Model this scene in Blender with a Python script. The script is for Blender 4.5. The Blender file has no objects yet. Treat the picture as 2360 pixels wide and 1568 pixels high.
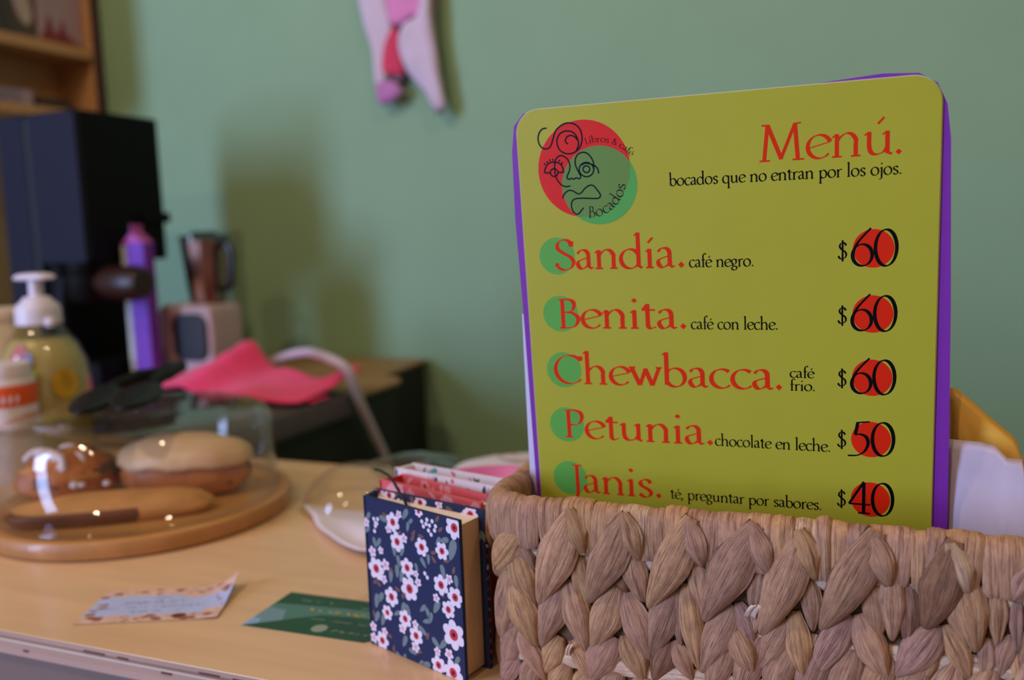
import bpy, bmesh, math, random
from math import sin, cos, pi, atan2, hypot, radians, sqrt, asin
from mathutils import Matrix, Vector, noise
S = bpy.context.scene
COL = S.collection
MM = 0.001

# ---------------- camera ----------------
cd = bpy.data.cameras.new('camera')
cam = bpy.data.objects.new('camera', cd); COL.objects.link(cam)
cd.sensor_fit = 'HORIZONTAL'; cd.sensor_width = 36.0; cd.lens = 31.76245
RR, UU, FF = (0.9249018, 0.3785473, -0.0354756), (-0.0125397, 0.1236269, 0.9922495), (-0.3799991, 0.9172886, -0.1190896)
cam.matrix_world = Matrix(((RR[0], UU[0], -FF[0], 0), (RR[1], UU[1], -FF[1], 0), (RR[2], UU[2], -FF[2], 0.2308589), (0, 0, 0, 1)))
cd.clip_start = .02; cd.clip_end = 30
cd.dof.use_dof = True; cd.dof.focus_distance = 0.412; cd.dof.aperture_fstop = 5.3
S.camera = cam
# ---------------- world, lamps, exposure ----------------
w = bpy.data.worlds.new('room_light'); S.world = w; w.use_nodes = True
w.node_tree.nodes['Background'].inputs[0].default_value = (.80, .56, .40, 1)
w.node_tree.nodes['Background'].inputs[1].default_value = .20

def area(name, loc, target, sx, sy, power, col):
    l = bpy.data.lights.new(name, 'AREA'); l.shape = 'RECTANGLE'; l.size = sx; l.size_y = sy; l.energy = power; l.color = col
    o = bpy.data.objects.new(name, l); COL.objects.link(o); o.location = loc
    o.rotation_euler = (Vector(target) - Vector(loc)).to_track_quat('-Z', 'Y').to_euler(); return o
def bulb(name, loc, power, col, r=.04):
    l = bpy.data.lights.new(name, 'POINT'); l.energy = power; l.color = col; l.shadow_soft_size = r
    o = bpy.data.objects.new(name, l); COL.objects.link(o); o.location = loc; return o
area('daylight_door', (-2.95, -2.9, .9), (-.7, 1.0, .2), .75, 2.8, 110, (.41, .57, 1.0))
bulb('ceiling_bulb', (-1.0, -.15, 1.55), 17, (1, .74, .49))
bulb('ceiling_bulb', (.35, .25, 1.6), 9, (1, .74, .49))
bulb('ceiling_bulb', (-.5, -1.4, 1.7), 20, (1, .73, .47))
S.view_settings.view_transform = 'Standard'; S.view_settings.look = 'None'
S.view_settings.exposure = 0.66; S.view_settings.gamma = 1.0
try: S.view_settings.use_curve_mapping = False
except Exception: pass
S.cycles.max_bounces = 10; S.cycles.transparent_max_bounces = 16
LEAVES=[(-162.4, 90.3, -181.3, 55.1, 12.4, 2, 0), (-136.6, 94.0, -155.4, 46.8, 17.8, 3, 0), (-110.1, 94.4, -130.6, 51.1, 16.3, 3, 1), (-80.3, 95.9, -100.5, 52.2, 15.5, 3, 0), (-51.8, 95.3, -75.4, 49.2, 17.7, 3, 1), (-32.1, 92.2, -49.4, 46.6, 16.4, 3, 0), (-2.8, 97.0, -23.6, 52.6, 16.1, 3, 1), (26.8, 95.8, 17.5, 58.4, 15.4, 3, 2), (56.0, 90.8, 49.0, 74.8, 8.3, 3, 1), (-165.7, 81.4, -156.3, 64.2, 7.0, 1, 1), (-168.2, 74.7, -157.0, 45.8, 12.6, 1, 0), (-168.3, 60.3, -157.2, 24.0, 13.0, 2, 0), (-136.0, 80.2, -130.2, 47.6, 9.1, 1, 0), (-140.8, 62.2, -131.5, 25.8, 12.4, 2, 0), (-108.3, 81.7, -102.5, 55.1, 11.0, 1, 0), (-111.9, 59.4, -99.8, 26.4, 12.1, 2, 1), (-78.9, 82.1, -72.2, 49.0, 9.5, 1, 0), (-82.6, 67.1, -76.9, 25.3, 10.2, 2, 0), (-86.8, 64.5, -85.3, 33.5, 5.8, 1, 1), (-114.0, 68.8, -110.2, 58.9, 7.5, 0, 2), (-49.6, 81.4, -52.7, 55.6, 7.2, 1, 0), (-170.4, 64.4, -177.8, 22.4, 13.6, 1, 1), (-141.9, 61.3, -155.1, 25.1, 13.0, 1, 1), (-115.5, 62.4, -129.3, 27.5, 13.8, 1, 0), (-88.4, 63.7, -100.3, 27.1, 12.5, 1, 1), (-60.8, 59.2, -76.0, 24.7, 13.1, 1, 0), (-37.4, 55.8, -50.4, 30.2, 10.2, 1, 1), (-11.3, 61.3, -27.0, 30.1, 11.4, 1, 1), (23.3, 61.7, 6.5, 35.6, 13.2, 1, 1), (-29.5, 77.9, -27.0, 51.4, 8.1, 1, 1), (-34.7, 60.0, -29.9, 28.3, 9.6, 2, 0), (-4.2, 79.0, -0.3, 51.5, 9.6, 1, 1), (4.2, 84.9, 5.2, 51.7, 9.2, 2, 0), (-8.2, 62.3, 3.8, 33.9, 11.8, 2, 0), (10.8, 78.4, 11.2, 51.3, 10.1, 0, 2), (31.1, 85.6, 37.0, 51.6, 14.1, 2, 0), (25.4, 62.0, 34.7, 39.0, 8.5, 1, 0), (44.1, 82.4, 44.6, 54.5, 6.7, 1, 0), (-167.8, 34.9, -177.4, 5.3, 11.4, 0, 1), (-145.3, 32.3, -155.2, 11.1, 10.3, 0, 0), (-117.5, 36.3, -130.4, 11.6, 14.9, 0, 1), (-91.1, 38.1, -98.8, 16.8, 10.6, 0, 2), (-112.7, 37.7, -103.2, 16.1, 11.5, 1, 0), (-139.5, 31.0, -128.7, 10.4, 7.8, 1, 0), (-88.5, 38.5, -79.6, 20.0, 8.4, 1, 1), (-62.1, 49.7, -52.3, 27.2, 11.0, 2, 0), (-59.3, 60.7, -52.3, 40.5, 8.0, 1, 1), (49.9, 60.7, 45.9, 42.1, 6.9, 0, 1), (41.4, 58.3, 39.9, 38.7, 6.6, 0, 0), (51.9, 78.7, 52.6, 52.8, 5.4, 1, 1), (-166.7, 33.6, -153.4, 7.7, 9.7, 1, 0), (-53.3, 58.2, -53.4, 45.0, 6.7, 1, 3), (22.4, 53.6, 17.9, 35.0, 6.3, 1, 0), (52.1, 54.5, 54.6, 36.4, 6.4, 0, 0)]
WRAPS=[-174.1, -164.0, -153.7, -140.4, -127.1, -112.7, -100.7, -90.8, -82.5, -67.7, -53.9, -44.3, -34.3, -25.0, -20.5, -12.6, -4.8, 12.2, 18.8, 24.0, 37.8, 44.3]
YELLOW=[(28.9, 151.3), (31.1, 151.8), (36.4, 147.4), (44.9, 139.4), (55.1, 130.5), (57.5, 126.9), (59.9, 117.2), (64.6, 108.2), (69.3, 98.1), (70.0, 75.0), (29.5, 73.1)]
WHITEBAG=[(27.8, 130.0), (40.6, 129.4), (46.9, 128.1), (51.9, 122.7), (57.7, 122.4), (59.6, 115.6), (67.6, 109.0), (68.5, 78.3), (28.0, 76.3)]
TOWEL=[[(-767.9, 700.5), (-726.2, 694.2), (-710.9, 691.9), (-665.9, 685.1), (-636.4, 680.7)], [(-763.2, 601.7), (-720.4, 596.3), (-714.3, 595.5), (-669.5, 589.9), (-635.4, 585.6)], [(-756.3, 561.2), (-721.2, 557.1), (-709.6, 555.8), (-680.7, 552.4), (-639.5, 547.7)], [(-747.7, 520.4), (-726.6, 518.1), (-707.3, 516.1), (-687.4, 514.0), (-636.3, 508.6)], [(-745.0, 486.7), (-730.9, 485.4), (-701.5, 482.5), (-683.1, 480.7), (-630.5, 475.6)], [(-743.9, 466.5), (-733.7, 465.6), (-704.9, 462.9), (-666.7, 459.4), (-628.5, 455.9)], [(-741.6, 439.4), (-731.4, 438.5), (-723.5, 437.9), (-645.5, 431.3), (-626.8, 429.7)]]
S.cycles.use_denoising = True
random.seed(7)
# ---------------- helpers ----------------
def lin(h):
    h = h.lstrip('#'); o = []
    for i in (0, 2, 4):
        c = int(h[i:i+2], 16) / 255; o.append(c / 12.92 if c <= .04045 else ((c + .055) / 1.055) ** 2.4)
    return (*o, 1)
M = {}
def mat(name, col, rough=.6, metal=0, noise=.08, scale=60, stretch=(1, 1, 1), bump=0, emit=0, coat=0, spec=.5, sheen=0, alpha=None):
    m = bpy.data.materials.new(name); m.use_nodes = True; nt = m.node_tree; b = nt.nodes['Principled BSDF']
    c = lin(col)
    tc = nt.nodes.new('ShaderNodeTexCoord'); mp = nt.nodes.new('ShaderNodeMapping'); mp.inputs['Scale'].default_value = stretch
    nz = nt.nodes.new('ShaderNodeTexNoise'); nz.inputs['Scale'].default_value = scale; nz.inputs['Detail'].default_value = 4
    mx = nt.nodes.new('ShaderNodeMix'); mx.data_type = 'RGBA'
    nt.links.new(tc.outputs['Object'], mp.inputs[0]); nt.links.new(mp.outputs[0], nz.inputs[0]); nt.links.new(nz.outputs[0], mx.inputs[0])
    mx.inputs[6].default_value = (*[max(0, v * (1 - noise * 2)) for v in c[:3]], 1); mx.inputs[7].default_value = (*[min(1, v * (1 + noise * 2)) for v in c[:3]], 1)
    nt.links.new(mx.outputs[2], b.inputs['Base Color'])
    b.inputs['Roughness'].default_value = rough; b.inputs['Metallic'].default_value = metal; b.inputs['Specular IOR Level'].default_value = spec
    b.inputs['Coat Weight'].default_value = coat; b.inputs['Sheen Weight'].default_value = sheen
    if alpha is not None: b.inputs['Alpha'].default_value = alpha
    if bump:
        bp = nt.nodes.new('ShaderNodeBump'); bp.inputs['Strength'].default_value = bump; bp.inputs['Distance'].default_value = .001
        nt.links.new(nz.outputs[0], bp.inputs['Height']); nt.links.new(bp.outputs[0], b.inputs['Normal'])
    M[name] = m; return m
def clear(name, tint=(1, 1, 1), k=1.0, rough=.02):
    # thin clear glass / plastic: fresnel mix of see-through and gloss
    m = bpy.data.materials.new(name); m.use_nodes = True; nt = m.node_tree; nt.nodes.remove(nt.nodes['Principled BSDF'])
    t = nt.nodes.new('ShaderNodeBsdfTransparent'); t.inputs[0].default_value = (*tint, 1)
    g = nt.nodes.new('ShaderNodeBsdfGlossy'); g.inputs['Roughness'].default_value = rough
    lw = nt.nodes.new('ShaderNodeLayerWeight'); lw.inputs[0].default_value = .5
    f = nt.nodes.new('ShaderNodeMath'); f.operation = 'POWER'; f.inputs[1].default_value = 4.0; nt.links.new(lw.outputs['Facing'], f.inputs[0])
    ml = nt.nodes.new('ShaderNodeMath'); ml.operation = 'MULTIPLY_ADD'; ml.inputs[1].default_value = .6 * k; ml.inputs[2].default_value = .045 * k; ml.use_clamp = True
    x = nt.nodes.new('ShaderNodeMixShader'); nt.links.new(f.outputs[0], ml.inputs[0]); nt.links.new(ml.outputs[0], x.inputs[0])
    nt.links.new(t.outputs[0], x.inputs[1]); nt.links.new(g.outputs[0], x.inputs[2]); nt.links.new(x.outputs[0], nt.nodes['Material Output'].inputs[0])
    M[name] = m; return m

WM = {}
class MB:
    """collects geometry in world millimetres"""
    def __init__(s): s.v = []; s.f = []; s.m = []; s.uv = []; s.c = []; s.has = False
    def add(s, vs, fs, m=0, uv=None, col=None):
        b = len(s.v); s.v += [tuple(p) for p in vs]; s.uv += uv if uv else [(0, 0)] * len(vs)
        s.c += [col or (1, 1, 1, 1)] * len(vs); s.has = s.has or bool(uv or col)
        for f in fs: s.f.append([b + i for i in f]); s.m.append(m)
    def box(s, x0, x1, y0, y1, z0, z1, m=0):
        s.prism([(x0, y0), (x1, y0), (x1, y1), (x0, y1)], z0, z1, m)
    def prism(s, poly, z0, z1, m=0):
        n = len(poly); a = sum(poly[i][0] * poly[(i+1) % n][1] - poly[(i+1) % n][0] * poly[i][1] for i in range(n))
        if a < 0: poly = poly[::-1]
        vs = [(x, y, z0) for x, y in poly] + [(x, y, z1) for x, y in poly]
        s.add(vs, [list(range(n))[::-1], list(range(n, 2*n))] + [[i, (i+1) % n, n + (i+1) % n, n + i] for i in range(n)], m)
    def xform(s, fn, vs, fs, m=0): s.add([fn(*p) for p in vs], fs, m)
    def slab(s, poly, fn, c0, c1, m=0):
        # polygon in (a,b) mapped by fn(a,b,c) between depths c0<c1
        n = len(poly); vs = [fn(a, b, c0) for a, b in poly] + [fn(a, b, c1) for a, b in poly]
        s.add(vs, [list(range(n))[::-1], list(range(n, 2*n))] + [[i, (i+1) % n, n + (i+1) % n, n + i] for i in range(n)], m)
    def face(s, poly, fn, c, m=0): s.add([fn(a, b, c) for a, b in poly], [list(range(len(poly)))], m)
    def tube(s, path, r, n=10, m=0, cap=True):
        P = [Vector(p) for p in path]; k = len(P); R_ = r if hasattr(r, '__len__') else [r] * k; vs = []; fs = []
        up = None
        for i, p in enumerate(P):
            d = (P[min(i+1, k-1)] - P[max(i-1, 0)]).normalized()
            if up is None: up = d.orthogonal().normalized()
            a = (up - d * up.dot(d)).normalized(); b = d.cross(a); up = a
            vs += [tuple(p + (a * cos(2*pi*j/n) + b * sin(2*pi*j/n)) * R_[i]) for j in range(n)]
        for i in range(k-1):
            for j in range(n): fs.append([i*n+j, i*n+(j+1) % n, (i+1)*n+(j+1) % n, (i+1)*n+j])
        if cap: fs += [list(range(n))[::-1], [(k-1)*n+j for j in range(n)]]
        s.add(vs, fs, m)
    def lathe(s, prof, cx, cy, n=48, m=0, close=False, sx=1, sy=1, cap=True):
        k = len(prof); vs = []; fs = []
        for r, z in prof: vs += [(cx + r*sx*cos(2*pi*j/n), cy + r*sy*sin(2*pi*j/n), z) for j in range(n)]
        for i in range(k if close else k-1):
            i2 = (i+1) % k
            for j in range(n): fs.append([i*n+j, i*n+(j+1) % n, i2*n+(j+1) % n, i2*n+j])
        if not close and cap:
            if prof[0][0] > 1e-6: fs.append(list(range(n))[::-1])
            if prof[-1][0] > 1e-6: fs.append([(k-1)*n+j for j in range(n)])
        s.add(vs, fs, m)
    def grid(s, fn, nu, nv, m=0, thick=None, uvs=None, col=None, mf=None):
        vs = [fn(i/nu, j/nv) for j in range(nv+1) for i in range(nu+1)]
        uv = [uvs(i/nu, j/nv) for j in range(nv+1) for i in range(nu+1)] if uvs else None
        fs = []; b = len(s.v)
        for j in range(nv):
            for i in range(nu):
                q = j*(nu+1)+i; fs.append([q, q+1, q+nu+2, q+nu+1])
        if mf:
            s.add(vs, [], 0, uv, col)
            for k, f in enumerate(fs): s.f.append([b+i for i in f]); s.m.append(mf((k % nu + .5)/nu, (k//nu + .5)/nv))
        else: s.add(vs, fs, m, uv, col)
    def pillow(s, poly, fn, th, m=0, rings=(1, .93, .8, .6, .35, .12), back=.5, seed=0, wob=0):
        # closed puffy sheet from an outline (a,b); fn(a,b,c) gives the point, c>0 toward the front
        n = len(poly); cx = sum(p[0] for p in poly)/n; cy = sum(p[1] for p in poly)/n; vs = []; fs = []
        def ring(q, sg):
            h = th * sqrt(max(0, 1 - q**4)) * sg
            for a, b in poly:
                A, B = cx + (a-cx)*q, cy + (b-cy)*q
                wv = wob * noise.noise((A*.04+seed, B*.04, seed)) if q < .99 else 0
                vs.append(fn(A, B, h + wv * (1 if sg > 0 else .4)))
        for q in rings: ring(q, 1)
        for q in rings[1:]: ring(q, -back)
        k = len(rings)
        for i in range(k-1):
            for j in range(n): fs.append([i*n+j, i*n+(j+1) % n, (i+1)*n+(j+1) % n, (i+1)*n+j])
        fs.append([(k-1)*n+j for j in range(n)])
        for i in range(k-1):
            o0 = 0 if i == 0 else (k-1+i)*n; o1 = (k+i)*n
            for j in range(n): fs.append([o0+j, o1+j, o1+(j+1) % n, o0+(j+1) % n])
        fs.append([(2*k-2)*n+j for j in range(n)][::-1])
        s.add(vs, fs, m)

def build(name, mb, mats, parent=None, smooth=True, angle=35, bevel=0, sub=0, solid=0):
    me = bpy.data.meshes.new(name); inv = None
    if parent is not None: inv = WM[parent.name].inverted()
    vs = [Vector(p) * MM for p in mb.v]
    if inv is not None: vs = [inv @ p for p in vs]
    o = bpy.data.objects.new(name, me); COL.objects.link(o)
    if parent is None:
        base = Vector(((min(p.x for p in vs)+max(p.x for p in vs))/2, (min(p.y for p in vs)+max(p.y for p in vs))/2, min(p.z for p in vs)))
        vs = [p - base for p in vs]; o.location = base
    me.from_pydata(vs, [], mb.f)
    for k in (mats if isinstance(mats, (list, tuple)) else [mats]): me.materials.append(M[k])
    me.polygons.foreach_set('material_index', mb.m)
    if mb.has:
        uvl = me.uv_layers.new(name='uv'); ca = me.color_attributes.new('tone', 'FLOAT_COLOR', 'POINT')
        for lp in me.loops: uvl.data[lp.index].uv = mb.uv[lp.vertex_index]
        ca.data.foreach_set('color', [c for q in mb.c for c in q])
    me.validate(); me.update()
    if smooth:
        me.shade_smooth()
        if angle < 180: me.set_sharp_from_angle(angle=radians(angle))
    if solid:
        d = o.modifiers.new('thickness', 'SOLIDIFY'); d.thickness = solid * MM; d.offset = 0
    if bevel:
        d = o.modifiers.new('bevel', 'BEVEL'); d.width = bevel * MM; d.segments = 2; d.limit_method = 'ANGLE'; d.angle_limit = radians(40)
    if sub:
        d = o.modifiers.new('sub', 'SUBSURF'); d.levels = sub; d.render_levels = sub
    if parent is not None: o.parent = parent; WM[o.name] = WM[parent.name]
    else: WM[o.name] = Matrix.Translation(o.location)
    return o
def tag(o, label=None, cat=None, group=None, kind=None):
    if label: o['label'] = label
    if cat: o['category'] = cat
    if group: o['group'] = group
    if kind: o['kind'] = kind
    return o
def thing(name, label, cat, loc, group=None, mw=None):
    o = bpy.data.objects.new(name, None); COL.objects.link(o); o.empty_display_size = .02
    WM[o.name] = mw if mw else Matrix.Translation(Vector(loc) * MM)
    if mw: o.matrix_world = mw
    else: o.location = Vector(loc) * MM
    return tag(o, label, cat, group)
def cr(P, n=6, closed=False):
    out = []; k = len(P)
    for i in range(k if closed else k-1):
        g = (lambda j: P[j % k]) if closed else (lambda j: P[max(0, min(k-1, j))])
        p0, p1, p2, p3 = g(i-1), g(i), g(i+1), g(i+2)
        for t in range(n):
            t /= n
            out.append(tuple(.5*((2*p1[d]) + (-p0[d]+p2[d])*t + (2*p0[d]-5*p1[d]+4*p2[d]-p3[d])*t*t + (-p0[d]+3*p1[d]-3*p2[d]+p3[d])*t**3) for d in range(len(p1))))
    if not closed: out.append(tuple(P[-1]))
    return out
def disc(cx, cy, r, n=40, ry=None): return [(cx + r*cos(2*pi*i/n), cy + (ry or r)*sin(2*pi*i/n)) for i in range(n)]
def rrect(x0, y0, x1, y1, r, n=8):
    o = []
    for cx, cy, a in ((x1-r, y1-r, 0), (x0+r, y1-r, 90), (x0+r, y0+r, 180), (x1-r, y0+r, 270)):
        o += [(cx + r*cos(radians(a+90*i/n)), cy + r*sin(radians(a+90*i/n))) for i in range(n+1)]
    return o

# ---------------- pen lettering ----------------
def E(cx, cy, rx, ry, a0, a1, n=22): return ['r'] + [(cx + rx*cos(radians(a0+(a1-a0)*i/n)), cy + ry*sin(radians(a0+(a1-a0)*i/n))) for i in range(n+1)]
def L(*p): return ['l', *p]
def C(*p): return ['s', *p]
FL = lambda x, h: L((x-17, h-12), (x, h+1))          # slanted entry stroke
FT = lambda x, w=17: L((x-w, 2), (x+w, 2))            # foot serif
arch = lambda x0, x1: [C((x0, 64), (x0+14, 84), (x0+34, 97), (x1-14, 92), (x1, 70), (x1, 50)), L((x1, 52), (x1, 0)), FT(x1)]
ACU = lambda x, y=126: L((x, y), (x+22, y+26))
DOT = lambda x, y: ['d', (x, y)]
def dotless_i(x=26): return [L((x, 96), (x, 0)), FL(x, 94), FT(x)]
G = {
 'a': (88, [C((12, 80), (26, 96), (48, 97), (61, 82), (63, 58)), L((63, 62), (63, 14), (73, 3), (86, 8)), C((63, 58), (42, 53), (16, 40), (13, 20), (26, 3), (44, 6), (63, 24))]),
 'b': (108, [L((22, 180), (22, 8)), FL(22, 178), E(58, 48, 40, 49, 155, -150)]),
 'c': (86, [E(54, 49, 43, 49, 48, 318)]),
 'd': (112, [E(50, 48, 42, 49, 28, 335), L((88, 180), (88, 10), (104, 2)), FL(88, 178)]),
 'e': (92, [E(52, 49, 43, 49, 22, 322), L((12, 44), (91, 67))]),
 'f': (60, [C((70, 168), (56, 180), (40, 172), (30, 148), (30, 110)), L((30, 120), (30, 0)), L((8, 96), (60, 96)), FT(30)]),
 'g': (92, [E(42, 64, 31, 34, 0, 360), L((66, 88), (88, 96)), C((30, 34), (18, 20), (30, 8), (64, 2), (80, -18), (64, -42), (34, -46), (12, -30), (18, -8), (42, 2))]),
 'h': (118, [L((24, 180), (24, 0)), FL(24, 178), FT(24)] + arch(24, 92)),
 'i': (52, dotless_i() + [DOT(27, 146)]),
 'í': (52, dotless_i() + [ACU(20)]),
 'j': (48, [L((28, 96), (28, -16)), C((28, -12), (26, -34), (14, -48), (-4, -52)), FL(28, 94), DOT(28, 140)]),
 'l': (52, [L((26, 180), (26, 0)), FL(26, 178), FT(26)]),
 'n': (118, [L((24, 96), (24, 0)), FL(24, 94), FT(24)] + arch(24, 92)),
 'o': (108, [E(54, 49, 44, 49, 0, 360, 34)]),
 'p': (112, [L((24, 96), (24, -66)), FL(24, 94), L((8, -64), (42, -64)), E(60, 48, 40, 49, 150, -150)]),
 'q': (108, [E(50, 48, 42, 49, 28, 335), L((86, 96), (86, -66)), L((70, -64), (104, -64))]),
 'r': (74, [L((24, 96), (24, 0)), FL(24, 94), FT(24), C((24, 62), (38, 86), (54, 97), (72, 92))]),
 's': (76, [C((64, 80), (52, 96), (32, 97), (17, 82), (24, 62), (50, 46), (64, 28), (56, 6), (34, 0), (12, 16))]),
 't': (66, [L((30, 128), (30, 30)), C((30, 34), (32, 10), (44, 1), (64, 10)), L((6, 97), (62, 97)), L((8, 98), (30, 126))]),
 'u': (114, [C((22, 96), (22, 34), (32, 8), (52, 3), (72, 12), (86, 34)), L((86, 96), (86, 8), (102, 2)), FL(22, 94), FL(86, 94)]),
 'w': (138, [L((10, 96), (44, 2)), L((44, 2), (70, 90)), L((68, 92), (98, 2)), L((98, 2), (128, 96)), L((-2, 97), (26, 97)), L((114, 97), (140, 97))]),
 'é': (92, [E(52, 49, 43, 49, 22, 322), L((12, 44), (91, 67)), ACU(46, 122)]),
 'ú': (114, [C((22, 96), (22, 34), (32, 8), (52, 3), (72, 12), (86, 34)), L((86, 96), (86, 8), (102, 2)), FL(22, 94), FL(86, 94), ACU(52)]),
 'S': (100, [C((84, 118), (74, 146), (48, 154), (22, 138), (20, 108), (48, 84), (80, 62), (92, 34), (76, 6), (44, -3), (14, 12)), L((14, 12), (12, 34)), L((84, 118), (88, 146))]),
 'B': (106, [L((28, 152), (28, 2)), C((10, 152), (48, 154), (74, 144), (80, 118), (66, 92), (28, 82)), C((28, 84), (66, 82), (92, 62), (94, 36), (76, 8), (40, 0), (10, 1))]),
 'C': (134, [E(78, 76, 66, 78, 40, 318, 30), L((128, 126), (130, 150))]),
 'P': (100, [L((28, 152), (28, 2)), C((10, 152), (52, 155), (82, 144), (90, 114), (76, 82), (50, 72), (28, 76)), FT(28, 20)]),
 'J': (66, [L((42, 152), (42, 4)), C((42, 10), (38, -20), (18, -40), (-12, -42)), L((18, 153), (66, 153))]),
 'M': (178, [L((22, 2), (36, 152)), L((36, 154), (88, 6)), L((86, 8), (140, 154)), L((140, 152), (150, 2)), FT(24, 20), FT(152, 22), L((14, 153), (38, 153)), L((138, 153), (162, 155))]),
 'L': (84, [L((24, 150), (24, 2)), L((10, 1), (78, 1), (82, 18)), L((8, 150), (40, 150))]),
 '&': (112, [C((104, 60), (84, 20), (52, 0), (22, 8), (14, 36), (34, 66), (62, 96), (60, 128), (40, 134), (28, 112), (48, 76), (104, 2))]),
 '6': (112, [C((100, 164), (72, 138), (40, 104), (20, 70), (14, 44)), E(60, 46, 47, 48, 0, 360, 34)]),
 '0': (120, [E(60, 76, 50, 80, 0, 360, 40)]),
 '5': (104, [L((100, 158), (44, 152)), L((44, 154), (32, 92)), C((32, 92), (56, 96), (84, 84), (94, 54), (78, 16), (44, -6), (-4, -10))]),
 '4': (112, [L((78, 156), (78, 2)), L((78, 158), (4, 46)), L((2, 46), (112, 46)), FT(80, 30)]),
 '$': (84, [C((74, 122), (58, 146), (30, 142), (20, 112), (38, 86), (68, 62), (74, 28), (52, 4), (24, 4), (8, 28)), L((44, 170), (44, -22))]),
 ',': (40, [DOT(18, 8), L((20, 6), (10, -22))]), '.': (40, [DOT(20, 9)]), ' ': (56, []),
}
def text_polys(txt, pen=20, thin=5.5, ang=22, dot=13, track=0):
    """polygons (x,y in letter units, x-height 100) of a line of pen lettering"""
    out = []; x = 0; ph = radians(ang)
    for ch in txt:
        adv, st = G[ch]
        for q in st:
            if q[0] == 'd':
                cx, cy = q[1]; out.append([(x+cx-dot, cy), (x+cx, cy-dot), (x+cx+dot, cy), (x+cx, cy+dot)]); continue
            P = q[1:]; P = cr(P, 7) if q[0] == 's' else P
            if q[0] == 'l' and len(P) > 2:
                pass
            k = len(P); le = []; ri = []; loop_ = k > 8 and hypot(P[0][0]-P[-1][0], P[0][1]-P[-1][1]) < .01
            for i in range(k):
                a = P[max(0, i-1)] if (i or not loop_) else P[-2]; b = P[min(k-1, i+1)] if (i < k-1 or not loop_) else P[1]; d = atan2(b[1]-a[1], b[0]-a[0])
                wd = sqrt((pen*sin(d-ph))**2 + thin**2) / 2
                nx, ny = -sin(d)*wd, cos(d)*wd
                le.append((x+P[i][0]+nx, P[i][1]+ny)); ri.append((x+P[i][0]-nx, P[i][1]-ny))
            out.append([le, ri])
        x += adv + track
    return out, x
def put_text(mb, txt, fn, c, m=0, **kw):
    """fn(x,y,c): letter units -> world mm"""
    polys, wd = text_polys(txt, **kw)
    for i, q in enumerate(polys):
        cc = c + .003 * (i % 9)
        if len(q) == 2 and isinstance(q[0], list):
            le, ri = q; k = len(le)
            mb.add([fn(a, b, cc) for a, b in le] + [fn(a, b, cc) for a, b in ri], [[j, k+j, k+j+1, j+1] for j in range(k-1)], m)
        else: mb.face(q, fn, cc, m)
    return wd
def text_width(txt, **kw): return text_polys(txt, **kw)[1]
def line_polys(mb, P, wd, fn, c, m=0, closed=False):
    k = len(P); le = []; ri = []
    for i in range(k):
        a = P[i-1] if (closed or i) else P[0]; b = P[(i+1) % k] if (closed or i < k-1) else P[-1]
        d = atan2(b[1]-a[1], b[0]-a[0]); nx, ny = -sin(d)*wd/2, cos(d)*wd/2
        le.append((P[i][0]+nx, P[i][1]+ny)); ri.append((P[i][0]-nx, P[i][1]-ny))
    mb.add([fn(a, b, c) for a, b in le] + [fn(a, b, c) for a, b in ri], [[j, k+j, k+(j+1) % k, (j+1) % k] for j in range(k if closed else k-1)], m)

# ---------------- materials ----------------
mat('wall_paint', '#86a884', .75, noise=.03, scale=9, bump=.12)
mat('floor_tile', '#6d625c', .6, scale=8)
mat('side_paint', '#8f7f6a', .8, noise=.04, scale=10)
mat('ply_top', '#dfba90', .27, noise=.10, scale=14, stretch=(.35, 4, 4), bump=.05, spec=.6)
mat('ply_dark', '#98796a', .7, noise=.12, scale=40, stretch=(.2, 1, 3))
mat('ply_light', '#dcc6b6', .7, noise=.06, scale=40, stretch=(.2, 1, 3))
mat('ply_mid', '#bb9a89', .7, noise=.10, scale=40, stretch=(.2, 1, 3))
mat('ply_pink', '#c4a294', .7, noise=.10, scale=40, stretch=(.2, 1, 3))
mat('counter_panel', '#8a7266', .7, noise=.05, scale=30)
mat('dark_laminate', '#12150f', .6, noise=.1, scale=20)
mat('tan_top', '#9a7848', .55, noise=.12, scale=16, stretch=(1, .3, 1))
mat('lime_print', '#b4b233', .42, noise=.025, scale=35, spec=.35)
mat('purple_foam', '#8029a8', .55, noise=.04, scale=80)
mat('laminate', '#c4c49a', .3, noise=.05, scale=80)
mat('ink_red', '#e0300f', .5, noise=.02, spec=.12); mat('ink_black', '#050607', .5, noise=.02, spec=.12); mat('ink_navy', '#081020', .5, noise=.02, spec=.12)
mat('logo_red', '#df2620', .45, noise=.02, spec=.25); mat('logo_green', '#58ad52', .45, noise=.02, spec=.25); mat('logo_overlap', '#6c9147', .45, noise=.02, spec=.25)
mat('dot_green', '#62b04c', .45, noise=.02, spec=.25); mat('dot_red', '#e22605', .45, noise=.02, spec=.25)
mat('white_paper', '#d6d6ea', .65, noise=.02, scale=30); mat('lilac_paper', '#e4dae8', .7, noise=.03, scale=30)
mat('navy_cloth', '#16244f', .85, noise=.12, scale=900, bump=.2)
mat('petal_white', '#e6dbee', .8, noise=.05, scale=300); mat('petal_pink', '#dca3b8', .8, noise=.05, scale=300)
mat('flower_red', '#c8303f', .8); mat('flower_dark', '#33121e', .8); mat('leaf_gray', '#6f7f86', .8, noise=.1, scale=300); mat('leaf_brown', '#7a5148', .8, noise=.1, scale=300)
mat('page_cream', '#f4e6dc', .8, noise=.05, scale=60); mat('page_edge', '#cfa87a', .8, noise=.10, scale=400, stretch=(9, 9, .15), bump=.25)
mat('red_cloth', '#c0272f', .7, noise=.06, scale=300); mat('coral_cloth', '#de5b5f', .6, noise=.05, scale=300); mat('coral_pale', '#ee9aa0', .7)
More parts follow.
